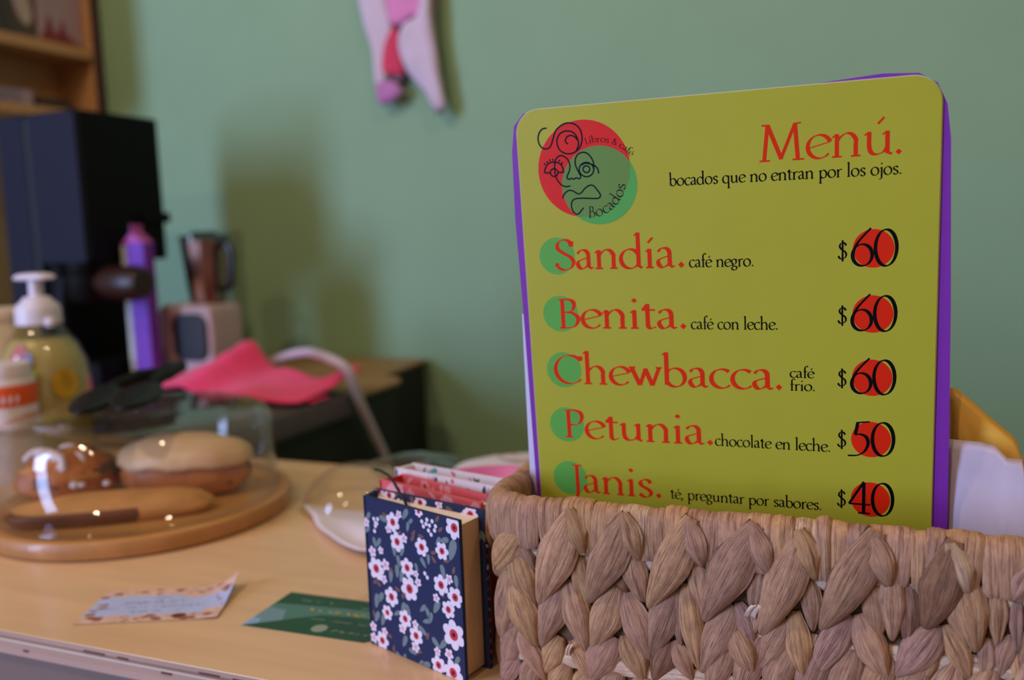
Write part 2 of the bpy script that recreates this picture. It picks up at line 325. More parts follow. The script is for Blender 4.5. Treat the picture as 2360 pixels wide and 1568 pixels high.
mat('white_cloth', '#e9dde6', .8, noise=.03, scale=300); mat('teal_print', '#2f9aa5', .8); mat('deep_teal', '#1d4a63', .8)
mat('cord_black', '#101014', .6)
mat('bamboo', '#c08a4c', .42, noise=.14, scale=16, stretch=(.3, 3, 3), coat=.2); mat('bamboo_edge', '#b27f4a', .45, noise=.18, scale=24, stretch=(1.5, 1.5, .6), coat=.2)
clear('clear_glass', (.96, .955, .95), 1.0, .015); clear('clear_plastic', (.975, .97, .965), .5, .06)
mat('crust', '#b5692a', .5, noise=.28, scale=28, bump=.4); mat('crust_dark', '#63301a', .55, noise=.3, scale=30, bump=.4); mat('crumb', '#c98f4e', .7, noise=.18, scale=40, bump=.4)
mat('glaze', '#dcb98d', .45, noise=.06, scale=30, bump=.15); mat('sugar', '#e6dbe4', .6, noise=.05, scale=80)
mat('black_silicone', '#0b0809', .5, noise=.1, spec=.25); mat('steel', '#b9a9a3', .25, metal=1, noise=.05); mat('copper_steel', '#a78479', .22, metal=1, noise=.08)
mat('pump_white', '#d9d3e4', .4, noise=.02); clear('bottle_clear', (.90, .88, .74), 1.2, .03); mat('soap_liquid', '#bdb182', .3, noise=.06, scale=20)
mat('label_yellow', '#c79c10', .5); mat('label_green', '#9aa61c', .5); mat('label_red', '#b25a52', .5); mat('label_blue', '#5a86c8', .4); mat('label_white', '#d8cfd6', .5)
mat('orange_label', '#e0571c', .5); mat('cream_plastic', '#dcc7ae', .55, noise=.06, scale=30, stretch=(6, 6, .3))
mat('pink_cloth', '#ff3c7a', .9, noise=.05, scale=500, bump=.3, sheen=.2); mat('gray_mat', '#4b4647', .9, noise=.15, scale=200, bump=.4)
mat('cable_white', '#cdbfc8', .5, noise=.02)
mat('machine_black', '#050605', .55, noise=.1, spec=.15); mat('machine_navy', '#14172b', .55, noise=.06, spec=.2); mat('machine_slit', '#05060a', .6); mat('handle_dark', '#2a0f0d', .4)
mat('carton_purple', '#7436b5', .55, noise=.08, scale=20); mat('carton_pink', '#b34fa6', .55, noise=.06); mat('carton_white', '#b9c0b4', .5)
mat('blender_white', '#b8a5a8', .45, noise=.03); mat('dial_black', '#0c0a0b', .35); clear('smoke_plastic', (.42, .40, .36), 1.0, .1)
mat('shelf_wood', '#b98a5c', .55, noise=.10, scale=14, stretch=(4, .4, 4)); mat('shelf_edge', '#4a2e33', .6)
mat('picture_dark', '#4a3d38', .5, noise=.25, scale=14); mat('picture_pale', '#b29a93', .5, noise=.15, scale=14); mat('picture_mauve', '#a58a94', .5, noise=.12, scale=8); mat('picture_red', '#7d2c33', .5, noise=.2, scale=20)
mat('box_lavender', '#a08ca0', .6); mat('box_brown', '#3c2f2c', .6)
mat('towel_white', '#cfbccb', .95, noise=.05, scale=120, bump=.4); mat('towel_shaded', '#a58591', .95, noise=.05, scale=120); mat('towel_pink', '#dc86b8', .95, noise=.1, scale=60); mat('towel_red', '#cf3d5a', .95, noise=.2, scale=40); mat('towel_violet', '#b878ac', .95, noise=.15, scale=60)
mat('yellow_film', '#f2b84c', .4, noise=.12, scale=30, bump=.3); mat('bag_paper', '#d2c6da', .65, noise=.03, scale=25, bump=.2)
mat('pink_bowl', '#d86fa0', .4, noise=.03); mat('pack_white', '#cbc3c4', .5, noise=.05, scale=20); mat('pack_brown', '#a8806e', .5, noise=.15, scale=40); mat('pack_gray', '#7c8781', .5)
clear('bag_clear', (.80, .82, .76), 2.0, .2)
mat('card_blue', '#b6c2ee', .5, noise=.04, scale=60); mat('card_rose', '#e9b9ab', .4, noise=.22, scale=140); mat('card_rust', '#9a6048', .45, noise=.2, scale=120); mat('card_ink', '#5a6698', .5)
mat('card_green', '#1f4f37', .4, noise=.05, scale=50); mat('card_haze', '#7396a4', .4, noise=.05, scale=40)
mat('card_teal', '#4d7f74', .4, noise=.05, scale=30); mat('card_sky', '#8fb4e0', .4); mat('card_yellow', '#c2a92c', .4); mat('card_gray', '#8fa38f', .4); mat('card_back', '#9aa0b8', .5)
# hyacinth straw: tone attribute x long fibres along the strand
def straw():
    m = bpy.data.materials.new('straw'); m.use_nodes = True; nt = m.node_tree; b = nt.nodes['Principled BSDF']; N = nt.nodes.new; K = nt.links.new
    uv = N('ShaderNodeUVMap'); at = N('ShaderNodeAttribute'); at.attribute_name = 'tone'
    def nz(sc, det, rough=.6):
        mp = N('ShaderNodeMapping'); mp.inputs['Scale'].default_value = sc; n = N('ShaderNodeTexNoise'); n.inputs['Scale'].default_value = 1; n.inputs['Detail'].default_value = det; n.inputs['Roughness'].default_value = rough
        K(uv.outputs[0], mp.inputs[0]); K(mp.outputs[0], n.inputs[0]); return n
    fine = nz((1.25, .045, 1), 5, .72); big = nz((.42, .03, 1), 3); spot = nz((.30, .14, 1), 2)
    r1 = N('ShaderNodeValToRGB'); r1.color_ramp.elements[0].position = .37; r1.color_ramp.elements[0].color = (.16, .10, .09, 1); r1.color_ramp.elements[1].position = .49; r1.color_ramp.elements[1].color = (1.05, 1.02, 1, 1); K(fine.outputs[0], r1.inputs[0])
    r2 = N('ShaderNodeValToRGB'); r2.color_ramp.elements[0].position = .27; r2.color_ramp.elements[0].color = (.28, .19, .20, 1); r2.color_ramp.elements[1].position = .42; r2.color_ramp.elements[1].color = (1.06, 1.03, 1, 1); K(big.outputs[0], r2.inputs[0])
    r3 = N('ShaderNodeValToRGB'); r3.color_ramp.elements[0].position = .35; r3.color_ramp.elements[0].color = (.80, .72, .74, 1); r3.color_ramp.elements[1].position = .6; r3.color_ramp.elements[1].color = (1.08, 1.06, 1, 1); K(spot.outputs[0], r3.inputs[0])
    prev = at.outputs['Color']
    for r in (r1, r2, r3):
        x = N('ShaderNodeMix'); x.data_type = 'RGBA'; x.blend_type = 'MULTIPLY'; x.inputs[0].default_value = .62 if r is r1 else .85; K(prev, x.inputs[6]); K(r.outputs[0], x.inputs[7]); prev = x.outputs[2]
    K(prev, b.inputs['Base Color']); b.inputs['Roughness'].default_value = .55; b.inputs['Specular IOR Level'].default_value = .35
    ad = N('ShaderNodeMath'); ad.operation = 'MULTIPLY_ADD'; K(big.outputs[0], ad.inputs[0]); ad.inputs[1].default_value = 1.5; K(fine.outputs[0], ad.inputs[2])
    bp = N('ShaderNodeBump'); bp.inputs['Strength'].default_value = .75; bp.inputs['Distance'].default_value = .0011; K(ad.outputs[0], bp.inputs['Height']); K(bp.outputs[0], b.inputs['Normal'])
    M['straw'] = m
straw(); mat('straw_dark', '#6b4d38', .8, noise=.2, scale=60)

# ---------------- room ----------------
mb = MB(); mb.box(-1850, 2600, 1500, 1600, -900, 1900); tag(build('wall_back', mb, 'wall_paint', smooth=False), kind='structure')
mb = MB(); mb.box(-1950, -1850, 980, 1600, -900, 1900); tag(build('wall_left', mb, 'side_paint', smooth=False), kind='structure')
mb = MB(); mb.box(-4200, 2600, -3500, 1600, -1000, -900); tag(build('floor', mb, 'floor_tile', smooth=False), kind='structure')

# ---------------- front counter ----------------
t = thing('counter_table', 'pale plywood counter with a bare layered edge under the basket and books', 'counter', (-200, 567, -900))
mb = MB(); mb.box(-1250, 900, 367, 767, -.9, 0); build('worktop', mb, 'ply_top', t, smooth=False, bevel=.25)
mb = MB()
for k, (z0, z1, m) in enumerate(((-3.6, -.9, 2), (-5.6, -3.6, 0), (-6.9, -5.6, 1), (-11.2, -6.9, 2), (-15, -11.2, 4))):
    dx = (0, .35, .1, .3, 0)[k]; mb.box(-1250+dx, 900-dx, 367.3+dx, 766.7-dx, z0, z1, m)
for (x, z, ln) in ((-430, -3.4, 16), (-404, -3.5, 8), (-345, -3.3, 14), (-322, -3.4, 9), (-480, -11, 4), (-372, -7.6, 7)):
    mb.box(x, x+ln, 366.9, 367.6, z-.5, z+.5, 3)
build('plywood_edge', mb, ['ply_dark', 'ply_light', 'ply_mid', 'crust_dark', 'ply_pink'], t, smooth=False)
mb = MB(); mb.box(-1240, 880, 385, 400, -900, -15); build('front_panel', mb, 'counter_panel', t, smooth=False)
for x in (-1240, 864):
    mb = MB(); mb.box(x, x+16, 400, 755, -900, -15); build('side_panel', mb, 'counter_panel', t, smooth=False)

# ---------------- back counter ----------------
t = thing('back_counter', 'dark back counter with a tan top carrying the coffee machine along the wall', 'counter', (-1160, 1040, -900))
mb = MB(); mb.prism([(-1840, 785), (-722, 785), (-716, 791)] + [(-716-60*(1-cos(radians(a))), 1300-60+60*sin(radians(a))) for a in range(0, 91, 15)] + [(-790, 1490), (-1840, 1490)], -6, -.5)
build('countertop', mb, 'tan_top', t, smooth=False, bevel=1)
mb = MB(); mb.box(-1836, -796, 796, 1486, -900, -6); mb.prism([(-796, 796), (-724, 796), (-724, 1250), (-796, 1290)], -900, -6); build('cabinet_body', mb, 'dark_laminate', t, smooth=False)

# ---------------- menu card ----------------
K = .88
U_ = Vector(((0.9999921, 0.0039774, 0.0000000))); V_ = Vector(((-0.0003876, 0.0974472, -0.9952406))); N_ = -U_.cross(V_)
if N_.y > 0: N_ = -N_
O_ = Vector(((-168.7093576, 421.9570963, 289.4377009)))
def mf(a, b, c): return tuple(O_ + U_*(a*K) + V_*(b*K) + N_*c)
base = O_ + V_*(320*K) + U_*(108*K)
mw = Matrix((( U_.x, N_.x, -V_.x, base.x*MM), (U_.y, N_.y, -V_.y, base.y*MM), (U_.z, N_.z, -V_.z, base.z*MM), (0, 0, 0, 1)))
menu = thing('menu_card', 'lime green cafe menu card on purple backing standing in the woven basket', 'menu', None, mw=mw)
BOT = 320
mb = MB()
out = [(-3.6, BOT), (-3.5, 230), (-4.2, 114), (-5.2, 60), (-4.2, 22), (-2, 8), (4, 1.5), (60, .6), (150, 0), (190, -2.4), (206, -1.2), (214, 4), (218.5, 14), (220.4, 30), (222.4, 110), (223.4, 177), (223.8, 232), (224, BOT)]
mb.slab([(a, b) for a, b in out][::-1], mf, -5, -1.2); build('purple_backing', mb, 'purple_foam', menu, smooth=False)
mb = MB()
def sheet(e, b1=BOT): return [(0-e, b1), (216+e, b1), *[(216-13+(13+e)*cos(radians(x)), 13-(13+e)*sin(radians(x))) for x in range(0, 91, 9)], *[(13+(13+e)*cos(radians(x)), 13-(13+e)*sin(radians(x))) for x in range(90, 181, 9)]]
mb.slab(sheet(.5), mf, -1.2, -.45); build('laminate_edge', mb, 'laminate', menu, smooth=False)
mb = MB(); mb.slab(sheet(0), mf, -.45, 0); build('printed_sheet', mb, 'lime_print', menu, smooth=False)
for nm, m_, ra, a, bs in (('green_dot', 'dot_green', 10.6, 19.3, 81.7), ('red_dot', 'dot_red', 9.75, 186.7, 81.7)):
    for k in range(5):
        mb = MB(); b_ = bs + k*33.45; mb.face(disc(a - (.0 if k < 3 else .2), b_, ra if nm == 'green_dot' else 9.7, 48), mf, .03); build(nm, mb, m_, menu, smooth=False)
def line(name, txt, a0, a1, b, xh, ink, pen=19, **kw):
    wd = text_width(txt, pen=pen, **kw); sx = (a1-a0)/wd; sy = xh/100; mb = MB()
    put_text(mb, txt, lambda x, y, c: mf(a0 + x*sx, b - y*sy, c), .06, pen=pen, **kw); build(name, mb, ink, menu, smooth=False)
line('menu_title', 'Menú', 131.5, 196.0, 35.8, 11.7, 'ink_red', pen=16, thin=4)
line('title_stop', '.', 195.2, 199.8, 35.8, 11, 'ink_red')
line('tagline', 'bocados que no entran por los ojos.', 85, 199.2, 45.6, 3.95, 'ink_black', pen=20, thin=8)
for txt, a0, a1, b, st in (('Sandía', 17.6, 87.0, 89.4, 90.1), ('Benita', 17.0, 87.0, 123.5, 90.1), ('Chewbacca', 12.6, 137.8, 156.6, 140.4), ('Petunia', 16.6, 100.1, 189.9, 103), ('Janis', 18.2, 69.6, 224.0, 72.6)):
    line('item_name', txt, a0, a1, b, 10.9, 'ink_red')
    mb = MB(); r = 1.75; mb.face([(st-r, b-1.4), (st, b-1.4+r), (st+r, b-1.4), (st, b-1.4-r)], mf, .06); build('name_stop', mb, 'ink_red', menu, smooth=False)
for txt, a0, a1, b in (('café negro.', 94.2, 128.4, 89.5), ('café con leche.', 94.2, 140.4, 123.6), ('café', 145.9, 158.4, 149.6), ('frio.', 145.9, 159, 156.7), ('chocolate en leche.', 105.6, 166.6, 190), ('té, preguntar por sabores.', 79.4, 162.2, 223.6)):
    line('item_description', txt, a0, a1, b, 3.55 if a0 > 140 else 4.05, 'ink_black', pen=20, thin=8)
for txt, k in (('60', 0), ('60', 1), ('60', 2), ('50', 3), ('40', 4)):
    b = 90.1 + k*33.4
    mb = MB(); put_text(mb, '$', lambda x, y, c: mf(169.7 + x*.056, b - 3.4 - y*.056, c), .06, pen=16, thin=6.5); build('dollar_sign', mb, 'ink_black', menu, smooth=False)
    wd = text_width(txt); mb = MB(); put_text(mb, txt, lambda x, y, c: mf(175.6 + x*22.8/wd, b - y*.1135, c), .06, pen=17, thin=6, ang=18); build('price', mb, 'ink_black', menu, smooth=False)
# round logo
lg = lambda x, y: (28.8 + (x-500)*.0432 - (y-500)*.0018, 23.1 + (y-500)*.0403 + (x-500)*.0030)
logo = MB(); logo.face(disc(37.8, 33.8, 26.4, 72), mf, .03); lo = build('logo', logo, 'logo_red', menu, smooth=False)
mb = MB(); mb.face(disc(46.3, 43.2, 21.4, 72), mf, .05); build('green_disc', mb, 'logo_green', lo, smooth=False)
def lens():
    c1, r1, c2, r2 = (37.8, 33.8), 26.4, (46.3, 43.2), 21.4; P = []
    for i in range(120):
        a = 2*pi*i/120; d = (cos(a), sin(a)); q = 40
        # ray from green centre to nearer of the two circles
        ox, oy = c2[0]-c1[0], c2[1]-c1[1]; bb = ox*d[0]+oy*d[1]; cc = ox*ox+oy*oy-r1*r1; P.append((c2[0]+d[0]*min(r2, -bb+sqrt(bb*bb-cc)), c2[1]+d[1]*min(r2, -bb+sqrt(bb*bb-cc))))
    return P
mb = MB(); mb.face(lens(), mf, .07); build('disc_overlap', mb, 'logo_overlap', lo, smooth=False)
mb = MB(); W_ = .78
for pts in (
 [(235,205),(180,215),(135,265),(115,340),(130,420),(170,470),(220,485),(270,465),(300,410),(325,330),(355,245),(410,185),(480,145),(550,138),(620,160),(680,220),(705,310),(700,400),(670,470),(610,525),(540,548),(470,540),(405,495),(375,420),(375,350),(410,285),(470,250),(540,245),(600,272),(640,330),(658,395),(652,450),(630,500)],
 [(520,415),(495,400),(485,370),(505,325),(550,303),(605,318),(645,365)],
 [(545,983),(480,993),(420,970),(370,910),(345,850),(335,780),(335,700),(345,640),(380,590),(430,573),(480,595),(520,640),(540,700),(535,770),(510,830),(500,870),(520,893),(545,885),(565,880),(590,890),(620,873),(650,880),(675,878),(682,850),(660,800),(630,740),(612,680),(618,610),(650,555),(710,528),(770,540),(820,590),(850,650),(858,710),(858,760)],
 [(690,700),(740,675),(800,680),(870,705),(910,750),(922,810)],
 [(195,810),(200,770),(225,710),(270,672),(330,662),(390,675),(435,720),(455,800)],
 [(432,1155),(460,1095),(510,1050),(560,1045),(610,1070),(650,1090),(690,1070),(740,1010),(800,970),(850,975),(900,1030),(940,1090),(935,1125),(900,1145),(800,1147),(700,1147),(610,1157),(565,1190),(553,1250),(570,1320),(610,1365),(650,1360),(690,1310),(718,1275)]):
    line_polys(mb, [lg(*p) for p in cr(pts, 5)], W_, mf, .10)
for pts in ([(455,800),(380,800)], [(195,810),(270,810)], [(190,680),(208,702)], [(228,652),(240,677)], [(265,625),(276,652)], [(310,616),(313,645)], [(405,630),(389,657)], [(442,660),(424,690)]):
    line_polys(mb, [lg(*p) for p in pts], W_, mf, .102)
for cx, cy, r in ((325, 805, 52), (760, 758, 96), (760, 753, 45)):
    line_polys(mb, [lg(*p) for p in disc(cx, cy, r, 40)], W_, mf, .104, closed=True)
build('face_drawing', mb, 'ink_navy', lo, smooth=False)
def arc_text(name, txt, cx, cy, r, a0, a1, xh, inside, pen):
    wd = text_width(txt, pen=pen); mb = MB()
    def fn(x, y, c):
        th = radians(a0 + (a1-a0)*x/wd); rr = r + (y*xh/100)*(1 if not inside else -1)
        return mf(cx + rr*sin(th), cy + (-rr*cos(th) if not inside else rr*cos(th)), c)
    put_text(mb, txt, fn, .11, pen=pen, thin=5); build(name, mb, 'ink_black', lo, smooth=False)
arc_text('logo_words', 'Libros & café', 46.3, 43.2, 23.3, -16, 52, 2.2, False, 13)
arc_text('logo_name', 'Bocados', 40.8, 39.7, 20.9, -5, 80, 3.9, True, 15)

# ---------------- woven basket ----------------
bk = thing('woven_basket', 'brown braided hyacinth basket holding the menu card on the counter', 'basket', (-35, 470, 0))
BX0, BX1, BY0, BY1, BR = -183.5, 113., 399., 540., 20.
SC = BX0 + BR
def loop(s):
    """outline of the basket: s=x along the front, below -161 round the left corner and on round the back"""
    segs = []
    q = pi*BR/2
    lw = BY1-BY0-2*BR; fw = BX1-BX0-2*BR
    tot = 2*lw + 2*fw + 4*q
    u = (SC - s) % tot           # distance walked clockwise from the front left
    if u < q:
        th = u/BR; return (BX0+BR - BR*sin(th), BY0+BR - BR*cos(th)), (-sin(th), -cos(th))
    u -= q
    if u < lw: return (BX0, BY0+BR+u), (-1, 0)
    u -= lw
    if u < q:
        th = u/BR; return (BX0+BR - BR*cos(th), BY1-BR + BR*sin(th)), (-cos(th), sin(th))
    u -= q
    if u < fw: return (BX0+BR+u, BY1), (0, 1)
    u -= fw
    if u < q:
        th = u/BR; return (BX1-BR + BR*sin(th), BY1-BR + BR*cos(th)), (sin(th), cos(th))
    u -= q
    if u < lw: return (BX1, BY1-BR-u), (1, 0)
    u -= lw
    if u < q:
        th = u/BR; return (BX1-BR + BR*cos(th), BY0+BR - BR*sin(th)), (cos(th), -sin(th))
    u -= q
    return (BX1-BR-u, BY0), (0, -1)
TOT = 2*(BY1-BY0-2*BR) + 2*(BX1-BX0-2*BR) + 2*pi*BR
def bp(s, z, off):
    p, n = loop(s); return (p[0]+n[0]*off, p[1]+n[1]*off, z)
TONES = [(.50, .305, .185), (.42, .255, .185), (.29, .16, .115), (.60, .43, .31)]
def tone(t):
    c = TONES[t]; k = random.uniform(.86, 1.12); g = random.uniform(-.03, .03); return (c[0]*k, c[1]*k, c[2]*k+g, 1)
def front_s(x): return x if x > SC else SC - BR*asin(min(1, (SC-x)/BR))
def leaf(mb, s0, z0, s1, z1, wd, layer, tn, nt=18, ns=14):
    ds, dz = s1-s0, z1-z0; ln = hypot(ds, dz); px, pz = dz/ln, -ds/ln
    wd *= 1.20; H = min(.26*wd, 4.2); base = (.2, 1.2, 2.2, 4.4, 5.6)[layer]; sd = random.random()*90; bend = random.uniform(-.6, .6); col = tone(tn)
    k1 = random.uniform(.12, .3)
    def at(t, s, front=True):
        w_ = wd/2*(.30 + .70*sin(pi*min(1, t*.94+.06))**.72) * (1 - .45*max(0, t-.5)/.5) * (1 - .25*max(0, .2-t)/.2)
        env = max(0, sin(pi*t))**.55
        cx, cz = s0+ds*t + px*bend*sin(pi*t)*1.4, z0+dz*t + pz*bend*sin(pi*t)*1.4
        edge = w_*s*(1 + .10*noise.noise((t*4+sd, s*.5, 0)))
        if front:
            rid = .95*noise.noise((s*2.4+sd, t*.9, 3)) + .42*noise.noise((s*6+sd, t*.7, 9))
            eb = max(env, .9) if (layer >= 3 and t < .5) else env; off = base*eb - .8*(1-eb) + H*(max(0, 1-abs(s)**2.2))**.6*(.35+.65*env) + rid*min(1, env*1.2)*(1-.35*abs(s)**4)
        else: off = -1.2
        return bp(cx+px*edge, cz+pz*edge, off)
    uo, vo = random.random()*200, random.random()*200
    mb.grid(lambda u, v: at(v, u*2-1), ns, nt, 0, uvs=lambda u, v: (uo + u*wd, vo + v*ln), col=col)
    b = len(mb.v) - (ns+1)*(nt+1)
    # rolled-under sides close the strand
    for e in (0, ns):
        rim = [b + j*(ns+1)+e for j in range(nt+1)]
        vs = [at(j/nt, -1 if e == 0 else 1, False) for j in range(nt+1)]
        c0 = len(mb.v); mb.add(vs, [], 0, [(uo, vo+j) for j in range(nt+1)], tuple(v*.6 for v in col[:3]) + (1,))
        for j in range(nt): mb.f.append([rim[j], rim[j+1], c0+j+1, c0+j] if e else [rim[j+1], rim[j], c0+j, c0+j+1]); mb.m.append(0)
front = MB()
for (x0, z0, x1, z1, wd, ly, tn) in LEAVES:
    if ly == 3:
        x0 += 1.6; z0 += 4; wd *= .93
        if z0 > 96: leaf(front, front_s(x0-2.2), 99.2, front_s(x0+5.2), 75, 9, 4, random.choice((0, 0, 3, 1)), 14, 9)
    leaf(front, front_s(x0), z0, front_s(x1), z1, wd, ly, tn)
front_end = 60
s = front_end + 4
while s < 92:
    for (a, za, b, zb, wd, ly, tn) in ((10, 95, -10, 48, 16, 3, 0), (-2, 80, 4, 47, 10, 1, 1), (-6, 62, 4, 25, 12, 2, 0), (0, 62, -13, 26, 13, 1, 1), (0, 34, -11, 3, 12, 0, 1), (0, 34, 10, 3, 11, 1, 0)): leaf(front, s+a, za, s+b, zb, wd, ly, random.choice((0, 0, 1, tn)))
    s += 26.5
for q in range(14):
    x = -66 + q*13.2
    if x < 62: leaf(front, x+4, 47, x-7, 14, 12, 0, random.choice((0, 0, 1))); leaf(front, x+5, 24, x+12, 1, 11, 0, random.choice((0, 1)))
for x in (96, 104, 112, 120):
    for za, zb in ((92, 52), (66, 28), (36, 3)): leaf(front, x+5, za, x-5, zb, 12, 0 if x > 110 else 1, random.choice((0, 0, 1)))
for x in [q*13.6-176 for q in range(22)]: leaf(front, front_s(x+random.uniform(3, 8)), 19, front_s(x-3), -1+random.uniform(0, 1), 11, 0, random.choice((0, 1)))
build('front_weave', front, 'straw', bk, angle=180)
side = MB(); s = -200
while s > 92+26 - TOT:
    for (a, za, b, zb, wd, ly, tn) in ((10, 95, -10, 48, 16, 3, 0), (-2, 80, 4, 47, 10, 1, 1), (-6, 62, 4, 25, 12, 2, 0), (0, 62, -13, 26, 13, 1, 1), (0, 34, -11, 1, 12, 0, 1), (0, 34, 10, 1, 11, 1, 0)):
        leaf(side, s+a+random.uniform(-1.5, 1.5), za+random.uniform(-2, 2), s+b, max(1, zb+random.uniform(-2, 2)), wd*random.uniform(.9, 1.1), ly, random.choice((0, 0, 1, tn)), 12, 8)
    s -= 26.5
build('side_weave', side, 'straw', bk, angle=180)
bands = MB()
for zc in (75.2, 45.6, 20.8):
    n = 160; uo = random.random()*99
    def bf(u, v):
        s_ = SC - u*TOT; th = v*pi; zz = zc + 4.6*cos(th) + .5*noise.noise((s_*.05, zc, 0)); return bp(s_, zz, -.8 + 2.0*sin(th) + .3*noise.noise((v*6, s_*.02, 5)))
    bands.grid(bf, n, 8, 0, uvs=lambda u, v: (uo + v*9, u*TOT*1.0), col=(.70, .56, .45, 1))
build('cross_strand', bands, 'straw', bk, angle=180)
# rim wrapped in flat strips
rim = MB(); ws = [front_s(x) for x in WRAPS]; q = ws[-1]
while q < 88: q += random.uniform(11, 19); ws.append(q)
q = ws[0]; left = []
while q > q - 1 and q > ws[-1] - TOT + 14: q -= random.uniform(11, 19); left.append(q)
left[-1] = ws[-1] - TOT
ws = left[::-1] + ws
prof = [(2.4, 76.5), (3.6, 79), (4.2, 84), (4.4, 90), (4.2, 95), (3.2, 98.5), (1.0, 100.8), (-2.2, 101.6), (-5.6, 100.6), (-7.4, 97.5), (-7.8, 92), (-7.6, 84), (-7, 78)]
for i in range(len(ws)-1):
    a, b = ws[i], ws[i+1]; wd = b-a; ov = random.uniform(1.5, 2.8); lift = random.uniform(-.3, .9); slant = random.uniform(-3.2, 2.0); zt = random.uniform(-.8, 1.1); uo, vo = random.random()*200, random.random()*200
    def wf(u, v):
        k = v*(len(prof)-1); j = min(int(k), len(prof)-2); f = k-j; o = prof[j][0]*(1-f)+prof[j+1][0]*f; z = prof[j][1]*(1-f)+prof[j+1][1]*f
        e = (max(0, 1-abs(u*2-1)**3.2))**.7; rid = .75*noise.noise((u*3.5+uo, v*1.2, 2)) + .35*noise.noise((u*9+uo, v*1.5, 7))
        g = lift + 1.3*e - .9 + rid*e
        if v < .5: nx, nz = (1, 0) if v < .38 else (.5, .8)
        else: nx, nz = (-.3, .9) if v < .66 else (-1, 0)
        pinch = 1 - .18*max(0, .25-v)*4
        s_ = (a+b)/2 + (u-.5)*(wd+ov)*pinch + slant*max(0, .45-v)*2
        return bp(s_, z + nz*g + zt*(v > .2), o + nx*g)
    rim.grid(wf, 12, 24, 0, uvs=lambda u, v: (uo + u*wd, vo + v*46), col=tone(random.choice((0, 0, 0, 3, 1))))
build('rim_wrap', rim, 'straw', bk, angle=180)
mb = MB(); n = 120
def lf(u, v):
    s_ = SC - u*TOT; return bp(s_, 1 + v*96, -1.4)
mb.grid(lf, n, 6); 
mb.grid(lambda u, v: bp(SC + u*TOT, 3 + v*94, -5), n, 6)
mb.prism([bp(SC - i/80*TOT, 0, -3)[:2] for i in range(80)], 0, 3)
build('inner_shell', mb, 'straw_dark', bk, angle=30)
for (x, z, dx, dz, w_) in ((-53.4, 58.5, 3.5, 4.2, 5), (-140.5, 27.5, 2.6, 4, 2.2), (-24.5, 13, 5, 3.4, 6), (34, 16, 2.5, 3.5, 3)):
    mb = MB()
    def fe(u, v): return bp(x - w_/2 + u*w_ + dx*v*v, z - 3 + (dz + 3 + 1.2*noise.noise((u*6+x, 1, 1)))*v, 2.5 + 3*v + .5*sin(u*9))
    mb.grid(fe, 8, 6, 0, uvs=lambda u, v: (x*3 + u*w_, v*6), col=(.75, .62, .52, 1)); tag(build('frayed_end', mb, 'straw', bk, angle=180, solid=.5), 'pale frayed straw end')

# white sheet behind the menu
mb = MB(); mb.slab([(-9.2, 318), (-9.2, 217), (-7.6, 140), (-7.0, 116.6), (-5, 116.5), (110, 122), (112, 318)][::-1], mf, -6.2, -5.3)
tag(build('paper_sheet', mb, 'white_paper', smooth=False), 'white sheet standing in the basket just behind the left edge of the menu', 'paper')
def wavy(y0, amp, sd): return lambda a, b, c: (a, y0 - c + amp*noise.noise((a*.03+sd, b*.03, sd)), b)
def densify(P, st=6):
    o = []
    for i in range(len(P)):
        a, b = P[i], P[(i+1) % len(P)]; n = max(1, int(hypot(b[0]-a[0], b[1]-a[1])/st)); o += [(a[0]+(b[0]-a[0])*k/n, a[1]+(b[1]-a[1])*k/n) for k in range(n)]
    return o
low = lambda P, z: [(x, zz if zz > 90 else z) for x, zz in P]
mb = MB(); mb.pillow(densify(low(YELLOW, 12)), wavy(460, 2, 3), 5, seed=2, wob=6)
tag(build('yellow_packet', mb, 'yellow_film', angle=180), 'crinkled yellow packet sticking up at the right behind the white paper bag', 'packet')
mb = MB(); mb.pillow(densify(low(WHITEBAG, 8)), wavy(447.5, .6, 8), 2.2, seed=5, wob=3)
wbag = tag(build('paper_bag', mb, 'bag_paper', angle=180), 'white paper bag in the basket at the right edge of the menu', 'bag')

random.seed(11)
# ---------------- books ----------------
def book(name, label, A, B, C_, D, z1, pz, mats, th=2.2, group=None, pth=None):
    """plan corners: A spine front, B fore-edge front, C_ fore-edge back, D spine back"""
    A, B, C_, D = (Vector(p) for p in (A, B, C_, D)); t = thing(name, label, 'book', ((A.x+C_.x)/2, (A.y+C_.y)/2, 0), group)
    nf = Vector((-(B-A).normalized().y, (B-A).normalized().x)); nb = Vector((-(C_-D).normalized().y, (C_-D).normalized().x))
    fr = MB(); fr.prism([tuple(A), tuple(B), tuple(B+nf*th), tuple(A+nf*th)], 0, z1)
    ba = MB(); ba.prism([tuple(D-nb*th), tuple(C_-nb*th), tuple(C_), tuple(D)], 0, z1)
    sp = MB(); ax = (B-A).normalized(); sp.prism([tuple(A), tuple(A+ax*2.2), tuple(D+ax*2.2), tuple(D)], 0, z1 - .4)
    i0 = A+nf*(th+.2)+ax*4; i1 = B+nf*(th+.2)-ax*2.2; i2 = C_-nb*(th+.2)-(C_-D).normalized()*4; i3 = D-nb*(th+.2)+(C_-D).normalized()*4
    if pth: i3 = i0+nf*pth[0]; i2 = i1+nf*pth[1]
    pg = MB(); pg.prism([tuple(i0), tuple(i1), tuple(i2), tuple(i3)], 2, pz)
    # top face gets the pale paper, sides the edge grain
    for k, f in enumerate(pg.f): pg.m[k] = 0 if k == 1 else 1
    return t, fr, ba, sp, pg, (A, B, C_, D, nf, nb, ax)
def coverfn(P, Q, out):
    P, Q = Vector(P), Vector(Q); d = (Q-P).normalized(); n = Vector((d.y, -d.x)) if out > 0 else Vector((-d.y, d.x))
    return lambda u, v, c: (P.x + d.x*u + n.x*c, P.y + d.y*u + n.y*c, v)
